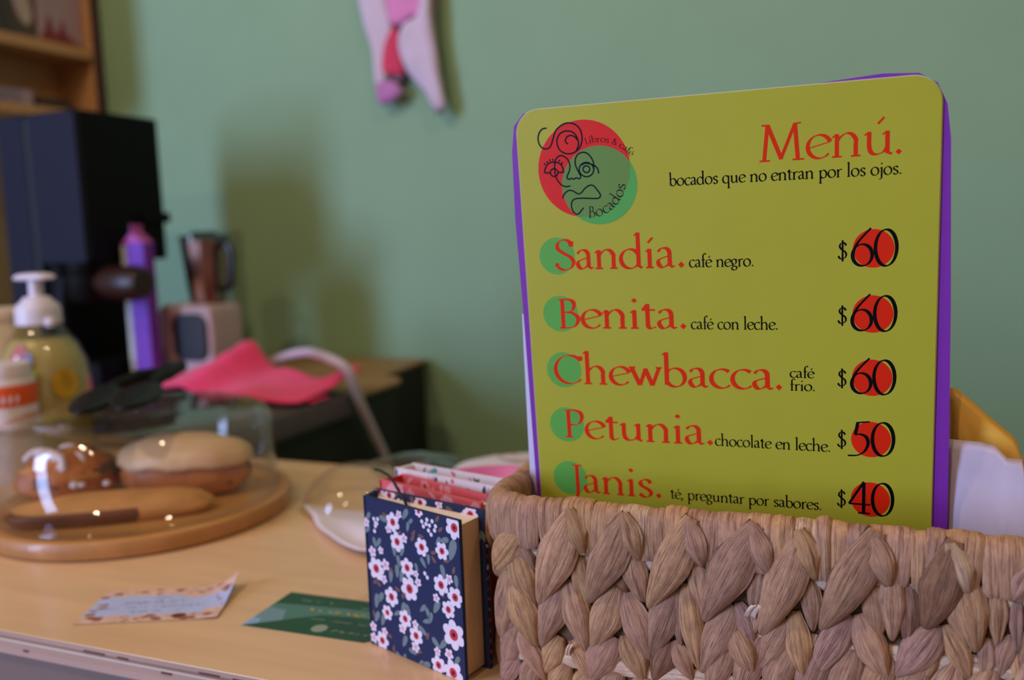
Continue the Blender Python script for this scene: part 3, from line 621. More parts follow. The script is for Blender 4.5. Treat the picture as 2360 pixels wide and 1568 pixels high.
def flower(mb, fn, u, v, r, c, big=True, rot=None, side=False, H=(0, 1e9, 0, 1e9)):
    rot = random.random()*6 if rot is None else rot; n = 6 if big else 5
    ok = lambda P: all(H[0] <= a <= H[1] and H[2] <= b <= H[3] for a, b in P)
    clip = lambda P: [(min(max(a, H[0]), H[1]), min(max(b, H[2]), H[3])) for a, b in P]
    for k in range(n if not side else 4):
        a = rot + 2*pi*k/n; L_ = r*(.62 if big else .5)
        pc = (u + L_*cos(a), v + L_*sin(a)); P = []
        for j in range(14):
            th = 2*pi*j/14; x, y = r*.42*cos(th), r*.36*sin(th)*(1.0 if big else .9); P.append((pc[0] + x*cos(a)-y*sin(a), pc[1] + x*sin(a)+y*cos(a)))
        mb.face(clip(P), fn, c + .002*k, 1)
    mb.face(clip(disc(u, v, r*.40, 14)), fn, c + .02, 3 if big else 2); 
    if big: mb.face(clip(disc(u, v, r*.17, 10)), fn, c + .03, 4)
def leafp(mb, fn, u, v, ln, wd, a, c, m, H=(0, 1e9, 0, 1e9)):
    P = []
    for j in range(12):
        th = 2*pi*j/12; x = ln/2*cos(th); y = wd/2*sin(th)*(1-.35*cos(th)); P.append((u + x*cos(a)-y*sin(a), v + x*sin(a)+y*cos(a)))
    mb.face([(min(max(p, H[0]), H[1]), min(max(q, H[2]), H[3])) for p, q in P], fn, c, m)
# navy floral book
t, fr, ba, sp, pg, (A, B, C_, D, nf, nb, ax) = book('notebook', 'navy flowered notebook standing nearest on the counter beside the basket', (-268.7, 422.3), (-197, 396.6), (-190.5, 417.2), (-269, 437.8), 87, 83.2, None, group='handmade notebooks by the basket')
NAVY = ['navy_cloth', 'petal_white', 'petal_pink', 'flower_red', 'flower_dark', 'leaf_gray', 'leaf_brown']
fn = coverfn(A, B, 1); W0 = (B-A).length; HH = (0, W0, 0.2, 86.8)
def bl(x, y):
    # measured on the cover: bilinear between its corners
    TL, TR, BR_, BL = (418, 430), (998, 598), (1050, 1590), (470, 1345); u = v = .5
    for _ in range(12):
        X = (1-u)*(1-v)*TL[0]+u*(1-v)*TR[0]+u*v*BR_[0]+(1-u)*v*BL[0]; Y = (1-u)*(1-v)*TL[1]+u*(1-v)*TR[1]+u*v*BR_[1]+(1-u)*v*BL[1]
        v += (y-Y)/950; u += (x-X)/580 - 0
    return u*W0, 87*(1-v)
FL_ = [(612,600,45,1),(650,555,22,0),(585,640,24,0),(770,540,26,1),(790,755,42,1),(975,640,52,1),(908,780,40,1),(505,880,54,1),(703,880,44,1),(555,948,26,0),(565,860,32,0),(480,775,30,0),(535,770,22,0),(640,720,46,1),(682,700,26,0),(718,1010,56,1),(605,1058,46,1),(770,970,24,0),(757,918,20,0),(905,985,46,1),(950,950,26,0),(878,1065,24,0),(985,1060,46,1),(948,1135,40,1),(578,1155,36,1),(692,1195,42,1),(675,1255,28,0),(755,1230,24,0),(760,1300,44,1),(757,1370,30,0),(545,1330,44,1),(560,1275,24,0),(485,1240,28,0),(488,1310,30,0),(980,1290,66,1),(888,1395,24,0),(955,1410,30,0),(895,1480,44,1),(980,1525,58,1),(440,595,26,0)]
used = []
for x, y, r, b_ in FL_:
    u, v = bl(x, y); flower(fr, fn, u, v, r/580*W0*.92, .05 + .004*(len(used) % 10), bool(b_), H=HH); used.append((u, v, r/580*W0))
LF = [(688,555,60,2.2),(555,580,60,.2),(920,715,55,2.8),(965,775,95,1.9),(650,840,55,1.3),(640,900,60,1.6),(668,930,60,1.9),(915,905,60,1.3),(990,965,55,1.5),(880,1120,70,2.1),(508,1080,70,1.8),(535,1060,60,2.2),(495,720,50,1.3),(520,720,50,2.2),(620,760,70,1.5),(670,780,50,2),(705,630,45,1.8),(720,600,40,2.4),(690,1335,60,2.0),(800,1270,60,.5),(740,1400,50,.2),(680,1130,60,1.9),(710,1140,50,1.1),(800,1130,50,2.4),(830,1160,50,1.2),(845,1190,55,1.9),(820,1210,45,2.8),(880,1345,60,.7),(920,1350,60,2.3),(510,1180,60,2.1),(550,1200,60,1.9),(500,1340,40,1.2),(450,560,50,2.2),(445,640,45,2.4),(640,1160,45,2.6),(800,850,50,.9),(830,830,45,1.6),(600,930,60,1.7),(1000,1450,50,2.2),(820,1480,60,2.8),(790,1480,50,2.2),(885,720,45,2.2),(760,880,40,1.2),(650,1420,40,.4),(690,1440,40,1.8)]
for x, y, l_, a in LF:
    u, v = bl(x, y); leafp(fr, fn, u, v, l_/580*W0, l_*.42/580*W0, -a, .03, 5, HH)
for x, y in ((880,585),(898,650),(735,700),(935,840),(860,830),(975,895),(560,555),(680,1050),(640,1010),(600,890),(785,690),(500,960),(520,975),(620,1380),(590,1300),(830,1300),(780,1400),(490,1160),(910,1040),(650,670),(860,790),(740,670),(970,1160),(700,1230)):
    u, v = bl(x, y); leafp(fr, fn, u, v, 34/580*W0, 15/580*W0, random.random()*3, .035, 6, HH)
for x, y in ((790,600),(800,630),(815,615),(835,625),(830,655),(850,600),(845,680),(865,655),(820,590),(490,575),(515,578),(500,620),(510,605),(495,650),(500,600),(825,940),(810,915),(870,630)):
    u, v = bl(x, y); fr.face(disc(u, v, 9/580*W0, 10), fn, .09, 1)
def scatter(mb, fn, W, z0, z1, dens, c=.05):
    for k in range(int(dens*W*(z1-z0)/60)):
        u, v = random.uniform(1, W-1), random.uniform(z0, z1); h = (0, W, .2, z1 if z1 > 80 else 86.8); q = random.random()
        if q < .4: flower(mb, fn, u, v, random.uniform(3, 5), c, q < .25, H=h)
        else: leafp(mb, fn, u, v, random.uniform(4, 8), random.uniform(2, 3.4), random.random()*3, c-.01, 5 if q < .8 else 6, h)
Wb = (C_-D).length
fnb = coverfn(D-nb*2.2, C_-nb*2.2, 1)
scatter(ba, fnb, Wb, 72, 86.8, 1.3)
flower(ba, fnb, Wb-9.5, 83.5, 5.2, .06, True, H=(0, Wb, .2, 86.8)); flower(ba, fnb, 12, 85, 4.6, .06, True, H=(0, Wb, .2, 86.8))
eg = coverfn(C_-nb*2.2, C_, 1)
for k in range(14): leafp(ba, eg, 1.1, 4+k*5.8, 3, 1.4, random.random()*3, .05, random.choice((1, 5, 6, 3)), (0, 2.2, 0, 87))
build('front_cover', fr, NAVY, t, smooth=False); build('back_cover', ba, NAVY, t, smooth=False)
build('spine', sp, NAVY, t, smooth=False); build('page_block', pg, ['page_cream', 'page_edge'], t, smooth=False)
mb = MB(); mb.tube(cr([(-239, 421.5, 78), (-240.5, 420.0, 86), (-247, 424, 91.5), (-262, 442, 92.5), (-278, 458, 91), (-288, 468, 88.5)], 6), .8, 8); build('bookmark', mb, 'cord_black', t)
# coral book
t, fr, ba, sp, pg, (A, B, C_, D, nf, nb, ax) = book('notebook', 'coral red notebook standing between the navy and the white flowered notebooks', (-279, 457.5), (-199.6, 429.6), (-192.5, 442.5), (-271.5, 473.0), 86, 83.6, None, group='handmade notebooks by the basket', pth=(3, 5.5))
RED = ['coral_cloth', 'coral_pale', 'coral_pale', 'red_cloth', 'red_cloth', 'coral_pale', 'red_cloth']
fn = coverfn(A, B, 1); W0 = (B-A).length
for u, v, r in ((13, 79, 7), (58, 80, 6), (72, 78, 5), (36, 76, 5), (5, 62, 6), (80, 82, 4)):
    for k in range(7): a = 2*pi*k/7; fr.face([(min(max(x, 0), W0), min(max(y, .3), 85.7)) for x, y in disc(u+r*.62*cos(a), v+r*.62*sin(a), r*.42, 12)], fn, .05+.003*k, 1)
scatter(fr, fn, W0, 60, 85.5, .3, .04)
fnb = coverfn(D-nb*2.2, C_-nb*2.2, 1); Wb = (C_-D).length
scatter(ba, fnb, Wb, 74, 85.6, .5)
build('front_cover', fr, RED, t, smooth=False); build('back_cover', ba, RED, t, smooth=False); build('spine', sp, ['red_cloth'], t, smooth=False); build('page_block', pg, ['page_cream', 'page_edge'], t, smooth=False)
# white book
t, fr, ba, sp, pg, (A, B, C_, D, nf, nb, ax) = book('notebook', 'white notebook with teal leaf print, farthest back of the standing notebooks', (-279.5, 477), (-203, 454.5), (-196, 470), (-273.5, 491), 88, 85.2, None, group='handmade notebooks by the basket', pth=(2.5, 4))
WH = ['white_cloth', 'teal_print', 'petal_pink', 'coral_cloth', 'deep_teal', 'teal_print', 'deep_teal', 'leaf_gray']
for pm, (P, Q) in ((fr, (A, B)), (ba, (D-nb*2.2, C_-nb*2.2))):
    f_ = coverfn(P, Q, 1); W = (Vector(Q)-Vector(P)).length
    for k in range(26):
        u, v = W*(k+.5)/26 + random.uniform(-1, 1), random.uniform(78, 87)
        leafp(pm, f_, u, v, random.uniform(3, 6.5), random.uniform(1.6, 3), random.uniform(.6, 2.5), .05+.002*(k % 5), random.choice((1, 1, 2, 3, 4, 4, 7, 2)), (0, W, .3, 87.7))
ft = lambda P, Q: (lambda u, v, c: None)
build('front_cover', fr, WH, t, smooth=False); build('back_cover', ba, WH, t, smooth=False); build('spine', sp, ['white_cloth'], t, smooth=False); build('page_block', pg, ['page_cream', 'page_edge'], t, smooth=False)

# ---------------- business cards ----------------
def cardfn(cx, cy, ang, w, h, lift=None):
    c, s_ = cos(ang), sin(ang)
    def f(a, b, z):
        l = lift(a, b) if lift else 0
        return (cx + c*(a-w/2) - s_*(b-h/2), cy + s_*(a-w/2) + c*(b-h/2), .15 + l + z)
    return f
def squiggle(mb, fn, a0, a1, b, h, c, m, step=1.1, wd=.35):
    x = a0; P = []
    while x < a1:
        if random.random() < .14 and P:
            if len(P) > 2: line_polys(mb, P, wd, fn, c, m)
            P = []; x += step*1.4; continue
        P.append((x, b + random.uniform(-.5, .5)*h)); x += step*random.uniform(.5, 1)
    if len(P) > 2: line_polys(mb, P, wd, fn, c, m)
lift = lambda a, b: 9*max(0, (a/88-.72)/.28)**1.8*max(0, (b/52-.2)/.8)**1.4 + 1.2*max(0, (a/88-.75)/.25)**2
f1 = cardfn(-429, 427.5, .413, 88, 52, lift)
t = thing('business_card', 'business card with rose gold border and pale blue middle, one corner curled up', 'business card', (-429, 427.5, 0), 'business cards lying on the counter')
mb = MB(); cm = lambda u, v: (1 if v < .20 + .03*sin(u*30) or v > .80 - .12*max(0, sin(u*7-3.9))*(u > .5) or (u > .86 and v < .32) else 0)
mb.grid(lambda u, v: f1(u*88, v*52, .15), 66, 39, mf=cm); mb.grid(lambda u, v: f1((1-u)*88, v*52, -.15), 22, 13, 2)
build('card_face', mb, ['card_blue', 'card_rose', 'card_back'], t, angle=60)
mb = MB()
for k in range(60):
    e = random.random(); a = random.uniform(2, 86); b = random.choice((random.uniform(1, 9), random.uniform(43, 51), random.uniform(1, 9)))
    if e < .25: a, b = random.choice((random.uniform(2, 10), random.uniform(78, 86))), random.uniform(8, 44)
    r = random.uniform(.6, 2.2); mb.face([(min(max(p, .2), 87.8), min(max(q_, .2), 51.8)) for p, q_ in disc(a, b, r*1.6, 9, r*.8)], f1, .20+.004*(k % 9), 0)
mb.face(disc(62, 7.5, 5, 9, 3), f1, .25, 1)
build('rust_flecks', mb, ['card_rust', 'crust_dark'], t, smooth=False)
mb = MB(); squiggle(mb, f1, 32, 48, 37, 2.6, .2, 0, 1, .6); squiggle(mb, f1, 20, 64, 30, 4, .2, 0, 1.4, .8); squiggle(mb, f1, 10, 74, 22.5, 2.6, .2, 0, .9, .6); squiggle(mb, f1, 28, 60, 16, 2.4, .2, 0, .9, .6)
build('card_writing', mb, 'card_ink', t, smooth=False)
f2 = cardfn(-313.9, 445.7, .029, 88, 52)
t = thing('business_card', 'dark green business card with yellow writing, partly behind the navy notebook', 'business card', (-313.9, 445.7, 0), 'business cards lying on the counter')
mb = MB(); mb.slab([(4, 0), (84, 0), (88, 4), (88, 52), (0, 52), (0, 0)], f2, -.15, .15); build('card_face', mb, 'card_green', t, smooth=False)
mb = MB(); mb.face([(0, 0), (40, 26), (88, 42), (88, 24), (40, 26)][:2] + [(88, 31), (88, 40), (44, 38), (0, 34)], f2, .18, 0); mb.face([(0, 0), (20, 13), (14, 26), (0, 28)], f2, .19, 1); mb.face([(0, 0), (8, 5.5), (6, 11), (0, 12)], f2, .20, 2)
build('triangle_print', mb, ['card_teal', 'card_haze', 'card_sky'], t, smooth=False)
mb = MB(); squiggle(mb, f2, 10, 42, 43, 3, .23, 0, 1.6, .7); squiggle(mb, f2, 48, 70, 43, 4, .23, 0, 2.2, .8); squiggle(mb, f2, 26, 84, 31.5, 3.4, .23, 1, .8, 1.3)
for a0, a1 in ((33, 46), (50, 65), (69, 86)): squiggle(mb, f2, a0, a1, 20, 1.4, .23, 0, .9, .6)
for k in range(5): squiggle(mb, f2, 58+k*5.4, 62+k*5.4, 8.5, 3, .23, 0, .9, .7)
mb.face(disc(49, 9, 5, 20), f2, .22, 0); build('card_writing', mb, ['card_gray', 'card_yellow'], t, smooth=False)

# ---------------- napkin and clear cup ----------------
mb = MB()
def nap(u, v):
    A = [(190.8, 97), (204, 85), (219, 80), (249, 84), (269, 97), (280, 104), (310, 108)]
    A = cr(A, 5); k = u*(len(A)-1); i = min(int(k), len(A)-2); q = k-i; a = radians(A[i][0]*(1-q)+A[i+1][0]*q); r = (A[i][1]*(1-q)+A[i+1][1]*q)*v
    return (-360 + r*cos(a), 640 + r*sin(a), .6 + 6*v**3 + 6*max(0, sin(v*7-2.6))*max(0, sin((u-.3)*4)))
mb.grid(nap, 36, 18); tag(build('paper_napkin', mb, 'lilac_paper', solid=.6, angle=180), 'white rounded paper napkin half hidden behind the navy notebook', 'napkin')
mb = MB(); pl = [(49*cos(radians(a)), .4 + 36*sin(radians(a))) for a in range(0, 91, 9)]
mb.lathe([(52, .3), (52, 1.2)] + pl[:-1] + [(0, 36.4), (0, 35.4)] + [(48*cos(radians(a)), .4 + 35*sin(radians(a))) for a in range(81, -1, -9)], -420, 654, 48, close=True)
tag(build('plastic_lid', mb, 'clear_plastic', angle=50), 'clear domed plastic lid lying behind the white napkin', 'lid')
# ---------------- pink bowl, printed pack, clear bag ----------------
t = thing('bowl', 'pink plastic bowl showing its rim behind the white notebook', 'bowl', (-262, 575, 0))
mb = MB(); mb.lathe([(24, 0), (26, 2), (44, 18), (56, 44), (58, 47), (55.5, 47.2), (42, 20), (24, 5), (0, 4)], -262, 582, 48); build('bowl_shell', mb, 'pink_bowl', t, angle=60)
mb = MB(); mb.lathe([(56, 45), (58.5, 45.5), (59.2, 47), (58, 48.4), (55.8, 47.6)], -262, 582, 48, close=True); build('bowl_rim', mb, 'pink_bowl', t, angle=180)
t = thing('printed_pack', 'flat white printed packet lying at the far edge of the counter', 'packet', (-260, 725, 0))
pk = lambda a, b, c: (-346 + a*cos(.1) - b*sin(.1), 672 + a*sin(.16) + b*cos(.16), 11 + c + 12*sin(pi*min(1, max(0, b)/95))*(a < 230))
mb = MB(); mb.pillow(densify([(0, 0), (180, -10), (182, 70), (40, 86), (10, 60), (-6, 30)], 10), pk, 11, back=.8, seed=4, wob=3); build('pack_film', mb, 'pack_white', t, angle=180)
mb = MB(); mb.face(disc(62, 40, 26, 24, 13), pk, 11.6, 0); mb.face(disc(68, 44, 17, 20, 8), pk, 12.1, 1); mb.face(disc(95, 14, 14, 20, 5), pk, 11.6, 2); build('pack_print', mb, ['pack_brown', 'pack_white', 'pack_gray'], t, smooth=False)
mb = MB(); mb.pillow(densify([(-455, 726), (-408, 711), (-366, 716), (-372, 758), (-415, 764), (-448, 750)], 8), lambda a, b, c: (a, b, 13 + c + 5*noise.noise((a*.04, b*.04, 1))), 11, back=.9, seed=9, wob=6)
tag(build('clear_bag', mb, 'bag_clear', angle=180), 'crumpled see-through plastic bag beside the printed packet', 'bag')

# ---------------- board, cloche, pastries, tongs ----------------
BXc, BYc = -593, 583
t = thing('serving_board', 'round bamboo serving board under the glass cloche', 'board', (BXc, BYc, 0))
mb = MB(); mb.lathe([(0, 13.6), (116, 13.6), (117, 14.6), (121, 15), (123.6, 14)], BXc, BYc, 72, cap=False); build('board_top', mb, 'bamboo', t, angle=40)
mb = MB(); mb.lathe([(0, 0), (121, 0), (124.2, 2), (125.2, 7), (124.9, 12), (123.6, 14)], BXc, BYc, 72, cap=False); build('board_edge', mb, 'bamboo_edge', t, angle=40)
t = thing('glass_cloche', 'clear glass cloche covering the pastries on the round board', 'cloche', (BXc, BYc, 14.6))
DY = 594
mb = MB(); pr = [(114, 14.8), (114, 66), (113, 76), (109, 84), (101, 88.5), (84, 90), (40, 90.5), (0, 90.6), (0, 88.4), (40, 88.3), (83, 87.8), (99, 86.4), (106.5, 82.4), (110.5, 75.4), (111.6, 66), (111.6, 14.8)]
mb.lathe(pr, BXc, DY-11, 96, close=True); build('glass_dome', mb, 'clear_glass', t, angle=180)
mb = MB(); mb.lathe([(114.6, 14.7), (114.9, 16.3), (114.2, 17.8), (111.4, 17.6), (111, 15.6), (111.6, 14.7)], BXc, DY-11, 96, close=True); build('dome_rim', mb, 'clear_glass', t, angle=180)
def blob(mb, cx, cy, z0, lx, ly, lz, rot, mfun, seed, amp=.12, flat=.2, nu=44, nv=24):
    c, s_ = cos(rot), sin(rot)
    def f(u, v):
        th = 2*pi*u; ph = pi*v; x = sin(ph)*cos(th); y = sin(ph)*sin(th); z = -cos(ph)
        k = 1 + amp*noise.noise((x*1.6+seed, y*1.6, z*1.6)) + amp*.4*noise.noise((x*4+seed, y*4, z*4))
        x = math.copysign(abs(x)**.85, x)*lx/2*k; y = math.copysign(abs(y)**.9, y)*ly/2*k; zz = max(z, -1+flat)*k
        return (cx + c*x - s_*y, cy + s_*x + c*y, z0 + (zz + 1 - flat)/(2-flat)*lz)
    mb.grid(f, nu, nv, mf=mfun)
# glazed pastry on the right
t = thing('pastry', 'cream glazed brown pastry at the right under the cloche', 'pastry', (-566, 606, 14), 'pastries under the cloche')
mb = MB(); blob(mb, -566, 606, 13.6, 116, 64, 48, .34, lambda u, v: 1 if (noise.noise((u*7, v*5, 1)) > .22 or v < .25) else 0, 3, .10); build('crust', mb, ['crust', 'crust_dark'], t, angle=180)
mb = MB()
def gl(u, v):
    c, s_ = cos(.34), sin(.34); th = 2*pi*u; ph = v*pi*.5; x = sin(ph)*cos(th); y = sin(ph)*sin(th); k = 1 + .08*noise.noise((x*2, y*2, 4)); dr = 4*noise.noise((cos(th)*2.2, sin(th)*2.2, 8))*(v > .7)
    X, Y = x*59*k, y*35*k; return (-566 + c*X - s_*Y, 606 + s_*X + c*Y, 41 + 24*cos(ph)**.8*k**1.5 + dr + 3*noise.noise((x*1.3+7, y*1.3, 2)))
mb.grid(gl, 40, 16); build('glaze', mb, 'glaze', t, angle=180, solid=2)
t = thing('pastry', 'golden pastry dusted with white icing at the left under the cloche', 'pastry', (-664, 560, 14), 'pastries under the cloche')
mb = MB(); blob(mb, -654, 563, 13.6, 82, 64, 44, .8, lambda u, v: 1 if noise.noise((u*8, v*6, 5)) > .2 or v < .22 else (2 if noise.noise((u*6, v*6, 9)) > .25 else 0), 11, .16); build('crust', mb, ['crust', 'crust_dark', 'crumb'], t, angle=180)
mb = MB(); random.seed(5)
for k in range(9):
    x, y = -660+random.uniform(-14, 22), 556+random.uniform(-14, 16); z = 52 - abs(x+670)*.15
    mb.tube(cr([(x-9, y-4+random.uniform(-4, 4), z-2), (x-2, y-2, z+5), (x+6, y+random.uniform(-4, 4), z+4), (x+11, y-7, z-5)], 4), [3.2]*13, 8)
build('icing', mb, 'sugar', t, angle=180)
t = thing('pastry', 'flat slice of pastry with dark crust at the front under the cloche', 'pastry', (-580, 530, 14), 'pastries under the cloche')
mb = MB(); blob(mb, -574, 528, 13.6, 158, 50, 21, .62, lambda u, v: 1 if (.50 < u < .80 and v < .62) else (2 if v > .55 else 0), 21, .10, .5); build('crust', mb, ['crumb', 'crust_dark', 'crumb'], t, angle=180)
mb = MB()
for x, y, r in ((-622, 538, 4), (-617, 541, 3), (-600, 551, 3.2), (-626, 541, 2.6)): mb.lathe([(0, 33.5-r), (r, 33), (r*.8, 33+r*.8), (0, 33+r)], x, y, 8)
build('icing_crumb', mb, 'sugar', t)
# tongs lying on the dome
t = thing('tongs', 'black silicone tipped tongs lying on top of the glass cloche', 'tongs', (-640, 600, 91))
def tip(x0, y0, x1, y1, wd, zc):
    mb = MB(); d = Vector((x1-x0, y1-y0)); ln = d.length; d.normalize(); n = Vector((-d.y, d.x))
    P = [(ln*(.5-.5*cos(pi*i/16)), 0) for i in range(17)]
    out = [(u, wd/2*sin(pi*(u/ln)**.75)**.7) for u, _ in P]; poly = out + [(u, -w_) for u, w_ in out[::-1][1:-1]]
    mb.pillow(poly, lambda a, b, c: (x0 + d.x*a + n.x*b, y0 + d.y*a + n.y*b, zc + c), 5, back=.9); return mb
build('tip', tip(-600, 531, -694, 657, 38, 97), 'black_silicone', t, angle=180)
build('tip', tip(-573, 549, -655, 668, 42, 98), 'black_silicone', t, angle=180)
for (a, b) in (((-680, 640, 97), (-668, 700, 103)), ((-646, 655, 98), (-662, 702, 103))):
    mb = MB(); mb.tube([a, ((a[0]+b[0])/2, (a[1]+b[1])/2, 103), b], [6, 7, 6], 10); build('arm', mb, 'black_silicone', t)
mb = MB(); mb.tube([(-666, 698, 103), (-676, 730, 104)], [9, 6], 12); build('hinge', mb, 'black_silicone', t)

# ---------------- soap bottle and jars ----------------
bx, by = -848, 708
t = thing('soap_bottle', 'clear pump bottle of pale yellow soap behind the cloche', 'bottle', (bx, by, 0))
mb = MB(); mb.lathe([(0, 1), (44, 1), (46, 4), (46, 88), (44, 108), (36, 128), (24, 144), (20, 150), (19, 153)], bx, by, 48); build('bottle_body', mb, 'bottle_clear', t, angle=60)
mb = MB(); mb.lathe([(0, 3), (43, 3), (44, 6), (44, 86), (42, 106), (34.5, 125), (27, 134), (0, 134)], bx, by, 48); build('soap', mb, 'soap_liquid', t, angle=50)
mb = MB(); mb.lathe([(20, 149), (23, 150), (23, 165), (21.5, 170), (16, 175), (13, 179), (7.5, 180), (7, 198)], bx, by, 32); build('pump_collar', mb, 'pump_white', t, angle=45)
mb = MB(); mb.pillow([(x, y) for x, y in rrect(bx-27, by-11, bx+25, by+11, 10)], lambda a, b, c: (a, b, 200.5 + c - .0016*(a-bx)**2), 4.5, back=.8); mb.tube([(bx-1, by, 196), (bx, by, 201)], 7.4, 16); build('pump_head', mb, 'pump_white', t, angle=60)
mb = MB(); mb.lathe([(0, 146), (5, 148), (6.5, 152), (5, 156), (0, 158)], bx+24, by-6, 16); build('pump_clip', mb, 'pump_white', t)
mb = MB()
def onb(a0, a1, z0, z1, m, rr=46.8, oval=False):
    if oval:
        am, zm = (a0+a1)/2, (z0+z1)/2; P = [(am + (a1-a0)/2*cos(2*pi*i/20), zm + (z1-z0)/2*sin(2*pi*i/20)) for i in range(20)]
    else: P = [(a0+(a1-a0)*i/6, z0) for i in range(7)] + [(a1-(a1-a0)*i/6, z1) for i in range(7)]
    # facing angle measured from -Y turned toward +X, radius narrows with the shoulder
    def rad(z): return rr if z < 88 else (rr - (z-88)*.10 if z < 108 else rr - 2 - (z-108)*.40)
    mb.add([(bx + rad(z)*sin(radians(a)), by - rad(z)*cos(radians(a)), z) for a, z in P], [list(range(len(P)))], m)
onb(58, 92, 72, 104, 0, oval=True); onb(18, 40, 60, 104, 1); onb(2, 30, 100, 132, 2, oval=True); onb(22, 36, 104, 124, 3, oval=True)
build('label_print', mb, ['label_yellow', 'label_green', 'label_red', 'label_blue'], t, smooth=False)
t = thing('jar', 'white jar with an orange label in front of the soap bottle', 'jar', (-807, 628, 0))
JX, JY = -808, 628
mb = MB(); mb.lathe([(0, 0), (27, 0), (28, 3), (28, 100), (25, 105), (0, 106)], JX, JY, 40); build('jar_body', mb, 'label_white', t, angle=45)
mb = MB(); mb.lathe([(28.2, 78), (28.5, 79), (28.5, 98), (28.2, 99)], JX, JY, 40, close=True); build('orange_band', mb, 'orange_label', t, angle=45)
mb = MB()
for k in range(4):
    a = radians(34 + k*12); mb.tube([(JX+28.7*sin(a), JY-28.7*cos(a), 82), (JX+28.7*sin(a+.05), JY-28.7*cos(a+.05), 89)], 1.2, 6)
build('label_print', mb, 'label_white', t)
mb = MB(); mb.lathe([(23, 104), (25, 105), (25, 117), (23.5, 119), (0, 119)], JX, JY, 40); build('lid', mb, 'label_white', t, angle=45)
t = thing('cream_canister', 'tall cream canister at the left edge behind the soap bottle', 'canister', (-950, 740, 0))
mb = MB(); mb.lathe([(0, 0), (50, 0), (51, 3), (51, 150), (49, 154)], -948, 726, 48); build('canister_body', mb, 'cream_plastic', t, angle=45)
mb = MB(); mb.lathe([(51.5, 152), (52, 153), (52, 161), (50, 163.5), (0, 164.5)], -948, 726, 48); build('canister_lid', mb, 'cream_plastic', t, angle=45)

# ---------------- pink cloth, mat, cable on the back counter ----------------
mb = MB()
def pm(u, v):
    x = -1040 + u*330; y = 806 + v*312; d = max(0, x+716); z = 2.2 + 2.2*abs(sin(u*70)) - d*2.6*(x > -716)
    return (min(x, -712 + .2*d), y + 10*sin(u*4), z - 14*(u > .985))
mb.grid(pm, 120, 16); tag(build('drying_mat', mb, 'gray_mat', angle=180, solid=3), 'dark grey ribbed mat under the pink cloth', 'mat')
mb = MB()
def pc(u, v):
    x = -1110 + u*388; y = 1000 + v*165 + 12*sin(u*5)
    rg = 46*math.exp(-((u-.44)/.075)**2)*(.25+.75*v) + 24*math.exp(-((u-.30)/.13)**2)*(.4+.6*v) + 16*math.exp(-((u-.60)/.16)**2)*v + 22*math.exp(-((u-.97)/.10)**2)*v
    return (x, y, 13 + rg + 3.5*noise.noise((u*7, v*5, 1)) + 5*sin(v*6+u*9)*.5)
mb.grid(pc, 60, 30); mb.grid(lambda u, v: (-900 + u*182, 1010 + v*40 + 6*u, 8.5 + 2*sin(u*9)), 16, 6)
tag(build('cleaning_cloth', mb, 'pink_cloth', angle=180, solid=3), 'bright pink cloth folded on the grey mat beside the blender', 'cloth')
mb = MB(); mb.tube(cr([(-1010, 1262, 8), (-972, 1225, 14), (-935, 1200, 28), (-880, 1190, 47), (-828, 1168, 56), (-775, 1118, 60), (-735, 1085, 60), (-702, 1082, 44), (-698, 1104, -8), (-698, 1137, -60), (-698, 1170, -120), (-698, 1190, -240), (-698, 1240, -420)], 6), 7, 12)
tag(build('power_cable', mb, 'cable_white', angle=180), 'thick white power cable looping over the edge of the back counter', 'cable')

# ---------------- coffee machine ----------------
t = thing('coffee_machine', 'big black coffee machine with dark blue side on the back counter', 'coffee machine', (-1263, 1173, -.5))
mb = MB(); mb.box(-1352, -1174, 1086, 1256, 205, 447); build('housing', mb, 'machine_black', t, smooth=False, bevel=4)
mb = MB(); mb.box(-1352, -1250, 1092, 1254, 40, 206); build('back_body', mb, 'machine_black', t, smooth=False, bevel=3)
mb = MB(); mb.box(-1352, -1176, 1086, 1256, -.5, 40); mb.box(-1350, -1180, 1090, 1252, 40, 43); build('drip_tray', mb, 'machine_black', t, smooth=False, bevel=3)
for x0, x1, z0 in ((-1350, -1292, 60), (-1279, -1178, 205)):
    mb = MB(); mb.box(x0, x1, 1081, 1087, z0, 444); build('side_panel', mb, 'machine_navy', t, smooth=False, bevel=2)
mb = MB(); mb.box(-1292, -1279, 1083.5, 1087, 60, 440); build('panel_gap', mb, 'machine_slit', t, smooth=False)
mb = MB(); mb.box(-1176, -1166, 1200, 1262, 268, 286); build('top_lip', mb, 'machine_black', t, smooth=False, bevel=2)
mb = MB(); mb.lathe([(0, 186), (32, 186), (34, 190), (34, 206), (0, 206)], -1210, 1110, 32); build('group_head', mb, 'machine_black', t, angle=40)
mb = MB(); mb.lathe([(0, 142), (30, 142), (36, 150), (37, 186), (0, 186)], -1206, 1108, 32); pf = build('portafilter', mb, 'machine_black', t, angle=40)
mb = MB(); mb.tube([(-1172, 1104, 172), (-1150, 1100, 172), (-1095, 1098, 171), (-1078, 1097, 170)], [18, 27, 29, 22], 16); build('handle', mb, 'handle_dark', pf)
mb = MB(); mb.tube([(-1236, 1084, 180), (-1233, 1076, 150), (-1230, 1072, 120)], 6, 12); build('steam_wand', mb, 'machine_navy', t)
